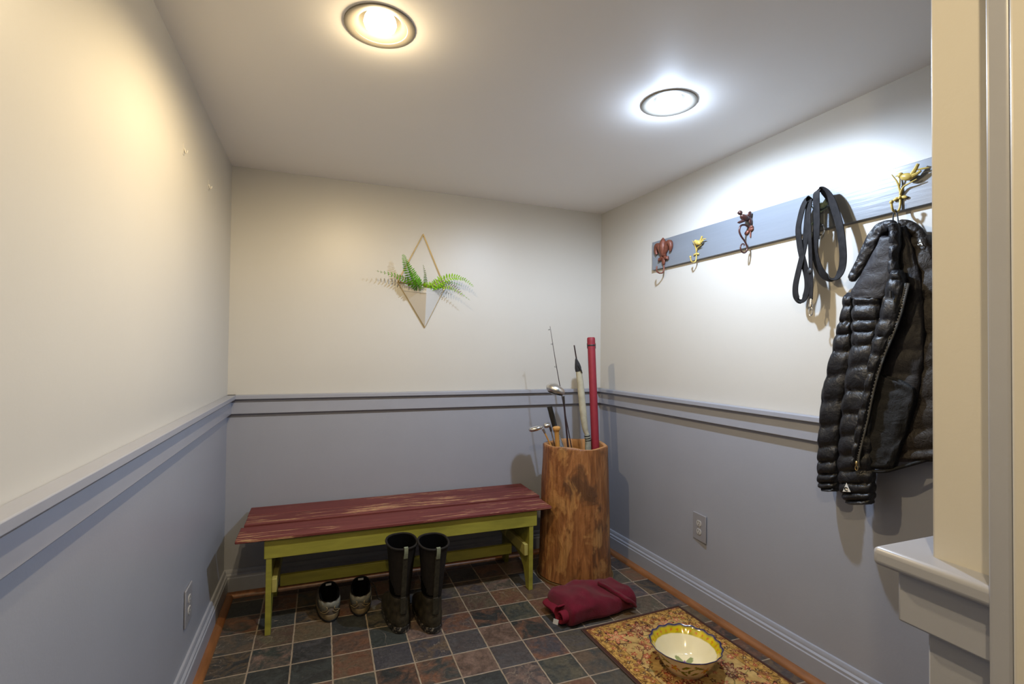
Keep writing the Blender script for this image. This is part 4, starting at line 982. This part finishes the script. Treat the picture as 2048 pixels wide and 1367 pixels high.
bird_hook(1801, 424, 1.0, 'yellow bird hook holding the jacket', m_yellow)
bird_hook(1633, 468, 0.95, 'verdigris bird hook under the leash', m_verdi)

# brown scroll hook with bird
f = F(1497, 506); mb = MB()
pts = [(0.010, 0.108, 0.022), (0.004, 0.122, 0.042), (0.000, 0.118, 0.066), (-0.002, 0.095, 0.074), (-0.001, 0.072, 0.064), (0.001, 0.050, 0.044), (0.002, 0.026, 0.031), (0.002, 0.006, 0.035), (0.001, -0.002, 0.050), (0.0, 0.008, 0.066), (0.0, 0.026, 0.068), (0.0, 0.038, 0.057), (0.001, 0.036, 0.048), (0.001, 0.029, 0.050)]
mb.tube(spline([f(*p) for p in pts], 70), [0.0045 - 0.0018 * i / 70 for i in range(71)], 10); hk = hook('chocolate brown scroll hook with a bird', mb, m_choc)
mb = MB(); c = f(0.008, 0.152, 0.052)
mb.ball(c, (0.016, 0.014, 0.026), 16, 10, R3 @ Matrix.Rotation(math.radians(-18), 3, 'X')); mb.ball(f(0.006, 0.172, 0.078), 0.0105, 12, 8)
mb.tube([f(0.006, 0.171, 0.087), f(0.005, 0.168, 0.096)], [0.004, 0.001], 8); mb.tube([f(0.008, 0.142, 0.05), f(0.004, 0.130, 0.08), f(0.003, 0.128, 0.09)], [0.006, 0.006, 0.002], 8); mb.build('bird', m_choc, hk)
mb = MB(); mb.ball(f(0.016, 0.160, 0.036), (0.007, 0.022, 0.013), 14, 8, rotz(-20)); mb.ball(f(0.018, 0.140, 0.030), (0.006, 0.020, 0.010), 12, 8, rotz(8)); mb.build('wing', m_choc, hk)
mb = MB(); mb.box((0, 0, 0), (0, 0, 0)) if False else None
mb.ball(f(0.016, 0.104, 0.024), (0.013, 0.011, 0.006), 14, 8, rotz(0)); mb.ball(f(-0.006, 0.092, 0.024), (0.013, 0.009, 0.006), 14, 8, rotz(30)); mb.ball(f(0.022, 0.112, 0.026), 0.007, 10, 8)
mb.tube([f(0.012, 0.095, 0.022), f(0.012, 0.068, 0.022)], [0.004, 0.003], 8); mb.build('rosette', m_rust, hk)

# ------------------------------------------------------------------ leash
t = thing('leash', 'worn black webbing leash looped over the verdigris hook on the coat rack', 'leash', tuple(RW(-1.53, 1.85, 0.05)))
def zp(x, y, off): return AR(1540 + x * 0.24872, 340 + y * 0.24872, off)
def ribbon(name, pts, wd=0.027, n=60, wv=None, th=0.003):
    P = spline([zp(*p) for p in pts], n); base = (NR * 0.35 + UW * 0.9).normalized() if wv is None else wv; mb = MB(); q = []
    for i, p in enumerate(P):
        tt = (P[min(i + 1, n)] - P[max(i - 1, 0)]).normalized(); wdv = base - tt * base.dot(tt)
        if wdv.length < 0.3: wdv = wdv + NR * 0.5; wdv -= tt * wdv.dot(tt)
        wdv.normalize(); nn = tt.cross(wdv)
        q.append([p + wdv * wd * 0.5 + nn * th * 0.5, p + wdv * wd * 0.5 - nn * th * 0.5, p - wdv * wd * 0.5 - nn * th * 0.5, p - wdv * wd * 0.5 + nn * th * 0.5])
    mb.loft(q); return mb.build(name, m_leash, t, bevel=0.0008, angle=50)
wob = (NR * 0.75 + UW * 0.66).normalized()
ribbon('strap', [(372, 560, .075), (378, 420, .078), (375, 300, .08), (372, 200, .078), (392, 160, .065), (440, 175, .06), (492, 240, .06), (530, 340, .062), (562, 460, .066), (580, 580, .068), (588, 700, .066), (578, 790, .062), (545, 850, .06), (490, 872, .06), (430, 840, .062), (385, 760, .066), (360, 660, .07), (362, 560, .074), (380, 430, .078)], 0.036, 110)
ribbon('strap', [(335, 225, .07), (300, 235, .07), (268, 290, .068), (243, 380, .066), (228, 470, .066), (235, 570, .066), (250, 660, .068), (275, 760, .07), (298, 860, .07), (300, 950, .07), (278, 1025, .068), (240, 1048, .066), (208, 1010, .066), (205, 930, .066), (225, 830, .068), (252, 720, .07), (278, 600, .07), (292, 480, .07), (302, 360, .07), (318, 250, .07)], 0.034, 110)
ribbon('strap', [(325, 235, .074), (312, 360, .076), (318, 520, .078), (325, 680, .078), (328, 820, .078), (332, 920, .078), (328, 1040, .078)], 0.022, 40)
mb = MB(); c1 = zp(322, 810, .079); mb.ball(c1, (0.010, 0.012, 0.005), 12, 8, R3); mb.build('keeper', m_black, t)
mb = MB(); p0, p1 = zp(329, 1035, .078), zp(326, 1175, .078)
mb.tube([p0, p0.lerp(p1, 0.3)], [0.0045, 0.0065], 12); mb.tube([p0.lerp(p1, 0.3), p0.lerp(p1, 0.45)], 0.0075, 12)
ring = [p0.lerp(p1, 0.72) + V((0, 0, 1)) * 0.016 * math.cos(k * PI / 10) + UW * 0.0075 * math.sin(k * PI / 10) for k in range(-9, 11)]
mb.tube(ring, 0.0022, 8); mb.build('snap_clasp', m_chrome, t)
mb = MB(); cr = zp(408, 480, 0.03); ring = [cr + V((0, 0, 1)) * 0.020 * math.cos(k * PI / 12) + UW * 0.014 * math.sin(k * PI / 12) for k in range(26)]
mb.tube(ring, 0.0026, 8); mb.build('metal_ring', m_chrome, t)

# ------------------------------------------------------------------ quilted jacket
jk = thing('jacket', 'black quilted puffer jacket hanging open from the bird hook at the right', 'jacket', tuple(RW(-1.81, 1.74, 0.07)))
def interp(rows, y):
    for a_, b_ in zip(rows, rows[1:]):
        if y <= b_[0]:
            f = (y - a_[0]) / (b_[0] - a_[0]); return tuple(a_[i] + (b_[i] - a_[i]) * f for i in range(1, len(a_)))
    return rows[-1][1:]
def smoothrows(rows, n):
    P = spline([V((r[0], r[1], r[2])) for r in rows], n); return [(p.x, p.y, p.z) for p in P]
def puff(name, rows, off, depth, nb, mat, amp=0.35, slope=0.0, seed=0, n=None, back=0.6, wrinkle=0.7, sub=0, shape=0.62, parent=None, offs=None):
    n = n or max(24, nb * 9); R_ = smoothrows(rows, n); mb = MB(); rr = []
    for i, (py, l, r) in enumerate(R_):
        s_ = i / n; o = off if offs is None else off + (offs - off) * s_
        pl, pr = AR(l, py, o), AR(r, py, o); c = (pl + pr) / 2; h = (pr - pl) / 2; ring = []
        endk = min(1, min(s_, 1 - s_) * 14 + 0.45)
        for k in range(36):
            a_ = 2 * PI * k / 36; ca, sa = math.cos(a_), math.sin(a_)
            ph = s_ * nb + slope * ca * 0.5 + 0.10 * noise.noise((ca * 2 + seed, s_ * nb * 0.7, seed))
            pf = abs(math.sin(PI * ph)) ** 0.42 if nb else 1
            kk = 1 + amp * (pf - 0.75)
            d = depth * (math.copysign(abs(sa) ** shape, sa)) * (1 if sa > 0 else back) * kk * endk
            wz = noise.noise((ca * 3 + seed * 7, s_ * max(nb, 6) * 1.6, sa * 2)) * 0.006 * wrinkle + noise.noise((ca * 9 + seed, s_ * max(nb, 6) * 4, sa * 5)) * 0.0025 * wrinkle
            p = c + h * math.copysign(abs(ca) ** 0.62, ca) * (1 + 0.16 * amp * (pf - 0.75))
            ring.append(p + NR * (d + wz) + V((0, 0, wz * 0.6)))
        rr.append(ring)
    mb.loft(rr); return mb.build(name, mat, parent or jk, subsurf=sub, angle=70)
# outer back and hem at the right, mostly behind the partition
puff('back_shell', [(470, 1822, 1862), (520, 1822, 1884), (600, 1828, 1905), (700, 1830, 1915), (800, 1812, 1918), (880, 1790, 1915), (922, 1770, 1905)], 0.045, 0.034, 9, m_jback, 0.3, seed=3, slope=0.5)
# inner face: quilted lining above, pocket below
puff('lining', [(452, 1792, 1815), (500, 1795, 1832), (560, 1796, 1846), (640, 1786, 1852), (700, 1768, 1852), (760, 1752, 1846), (830, 1732, 1830), (900, 1712, 1806), (936, 1714, 1790)], 0.072, 0.022, 10, m_jlining, 0.32, seed=5, wrinkle=0.7, shape=0.55)
puff('inner_pocket', [(748, 1752, 1772), (770, 1742, 1826), (800, 1736, 1832), (850, 1722, 1818), (900, 1712, 1802), (936, 1712, 1790)], 0.086, 0.022, 0, m_pocket, 0, seed=8, n=40, wrinkle=1.3, shape=0.5)
# sleeves hanging at the left
puff('sleeve', [(585, 1696, 1716), (640, 1684, 1712), (690, 1672, 1710), (780, 1650, 1698), (870, 1642, 1686), (930, 1640, 1682), (966, 1641, 1678), (982, 1652, 1676)], 0.060, 0.030, 13, m_puff, 0.55, seed=1, slope=0.12)
puff('sleeve', [(588, 1712, 1768), (640, 1708, 1764), (690, 1706, 1758), (780, 1692, 1752), (870, 1684, 1750), (940, 1680, 1750), (985, 1686, 1750), (1008, 1700, 1744)], 0.092, 0.028, 14, m_puff, 0.55, seed=2, slope=0.12)
# plain yoke under the collar
puff('yoke', [(472, 1766, 1800), (510, 1746, 1798), (550, 1724, 1794), (585, 1704, 1780), (598, 1706, 1772)], 0.100, 0.020, 0, m_smooth, 0, seed=4, n=24, wrinkle=0.5, shape=0.6)
# front placket beside the zipper
puff('front_panel', [(540, 1788, 1806), (575, 1776, 1812), (640, 1760, 1800), (690, 1748, 1778), (745, 1738, 1758), (800, 1728, 1746), (850, 1718, 1736), (900, 1710, 1722), (934, 1708, 1716)], 0.118, 0.022, 12, m_puff, 0.5, seed=6, slope=-0.25)
# collar: near lapel rolled out to the left, and the upright edge
def band(name, pts, wd, off, depth, mat, nb, seed, offe=None):
    P = spline([V((a_, b_, w_)) for a_, b_, w_ in pts], 54); mb = MB(); rr = []
    for i, p in enumerate(P):
        tn = P[min(i + 1, 54)] - P[max(i - 1, 0)]; L_ = math.hypot(tn.x, tn.y); nx, ny = -tn.y / L_, tn.x / L_
        s_ = i / 54; o = off + ((offe if offe is not None else off) - off) * s_; hw = p.z
        pl, pr = AR(p.x + nx * hw, p.y + ny * hw, o), AR(p.x - nx * hw, p.y - ny * hw, o); c = (pl + pr) / 2; h = (pr - pl) / 2
        pf = abs(math.sin(PI * s_ * nb)) ** 0.55; kk = 1 + 0.3 * (pf - 0.75); ek = min(1, min(s_, 1 - s_) * 12 + 0.35)
        rr.append([c + h * math.cos(2 * PI * k / 24) * ek + NR * (depth * math.sin(2 * PI * k / 24) * kk * ek + 0.004 * noise.noise((k * 0.5, s_ * 14, seed))) for k in range(24)])
    mb.loft(rr); return mb.build(name, mat, jk, angle=70)
band('collar', [(1794, 446, 7), (1770, 452, 11), (1752, 468, 13), (1738, 494, 12), (1724, 522, 11), (1711, 546, 10), (1701, 562, 7)], 0, 0.085, 0.012, m_puff, 6, 1)
band('collar', [(1786, 446, 9), (1790, 462, 11), (1791, 490, 11), (1788, 520, 10), (1790, 548, 12), (1802, 572, 11), (1810, 584, 7)], 0, 0.105, 0.018, m_puff, 6, 2)
band('collar', [(1800, 446, 8), (1818, 452, 12), (1836, 466, 13), (1848, 486, 13), (1856, 508, 9)], 0, 0.060, 0.018, m_jback, 4, 3)
# inside of the neck
puff('neck_lining', [(450, 1760, 1812), (480, 1752, 1830), (520, 1752, 1838), (560, 1770, 1840)], 0.055, 0.014, 0, m_jlining, 0, seed=9, n=20, wrinkle=0.6)
# hem binding
mb = MB(); mb.tube(spline([AR(x, y, o) for x, y, o in ((1712, 934, .105), (1730, 940, .10), (1768, 942, .095), (1800, 934, .085), (1850, 920, .07), (1900, 905, .05))], 30), 0.0055, 10); mb.build('hem', m_pocket, jk)
# zipper: two tapes with teeth, pull at the bottom
zl = [(1812, 566), (1806, 590), (1797, 625), (1783, 665), (1766, 705), (1752, 745), (1740, 790), (1730, 838), (1720, 880), (1712, 915), (1712, 934)]
zp_ = None
mb = MB()
for d in (0.0, 5.5): mb.tube(spline([AR(x + d, y, 0.128) for x, y in zl], 60), 0.0034, 8)
zp_ = mb.build('zipper', m_zip, jk)
mb = MB(); P = spline([AR(x + 2.7, y, 0.1305) for x, y in zl], 130)
for p, q_ in zip(P[:-1:2], P[1::2]): mb.tube([p, p.lerp(q_, 0.55)], 0.0022, 6)
mb.build('teeth', m_steel, zp_)
mb = MB(); p = AR(1713, 926, 0.134); mb.ball(p, (0.0045, 0.009, 0.004), 12, 8, R3); c = p - V((0, 0, 0.016)); mb.tube([c + V((0, 0, 1)) * 0.008 * math.cos(k * PI / 8) + UW * 0.0045 * math.sin(k * PI / 8) for k in range(18)], 0.0015, 6); mb.build('zip_pull', m_brass, jk)
mb = MB(); p = AR(1781, 588, 0.148); mb.tube([p + V((0, 0, 0.010)), p - V((0, 0, 0.012))], [0.0035, 0.0045], 8); mb.build('cord_toggle', m_black, jk)
# white triangular emblem on the cuff, small one behind the collar
def emblem(cx, cy, off, s_):
    mb = MB(); tri = [(-10, 10), (9, 11), (-1, -11)]
    A_ = [AR(cx + x * s_, cy + y * s_, off) for x, y in tri]; B_ = [p + NR * 0.0015 for p in A_]
    mb.loft([A_, B_]); e_ = mb.build('emblem', m_white, jk, smooth=False, bevel=0.0015)
    mb = MB(); c = AR(cx - 1 * s_, cy + 4 * s_, off) + NR * 0.002; r = 0.0065 * s_
    mb.tube([c + UW * r * math.cos(th) + V((0, 0, r * math.sin(th))) for th in [0.7 + k * (2 * PI - 1.4) / 16 for k in range(17)]], 0.0020 * s_, 6); mb.build('emblem_mark', m_dark, e_)
emblem(1694, 974, 0.127, 0.85); emblem(1841, 484, 0.080, 0.6)
# hanging loop over the hook
hp = F(1801, 424)(-0.002, 0.0, 0.047); mb = MB(); top = hp + V((0, 0, 0.004)); b0 = AR(1786, 447, 0.06); b1 = AR(1797, 447, 0.06)
mb.tube(spline([b0, top.lerp(b0, 0.35) - UW * 0.003, top + V((0, 0, 0.001)), top.lerp(b1, 0.35) + UW * 0.003, b1], 24), 0.0022, 8); mb.build('hanging_loop', m_black, jk)
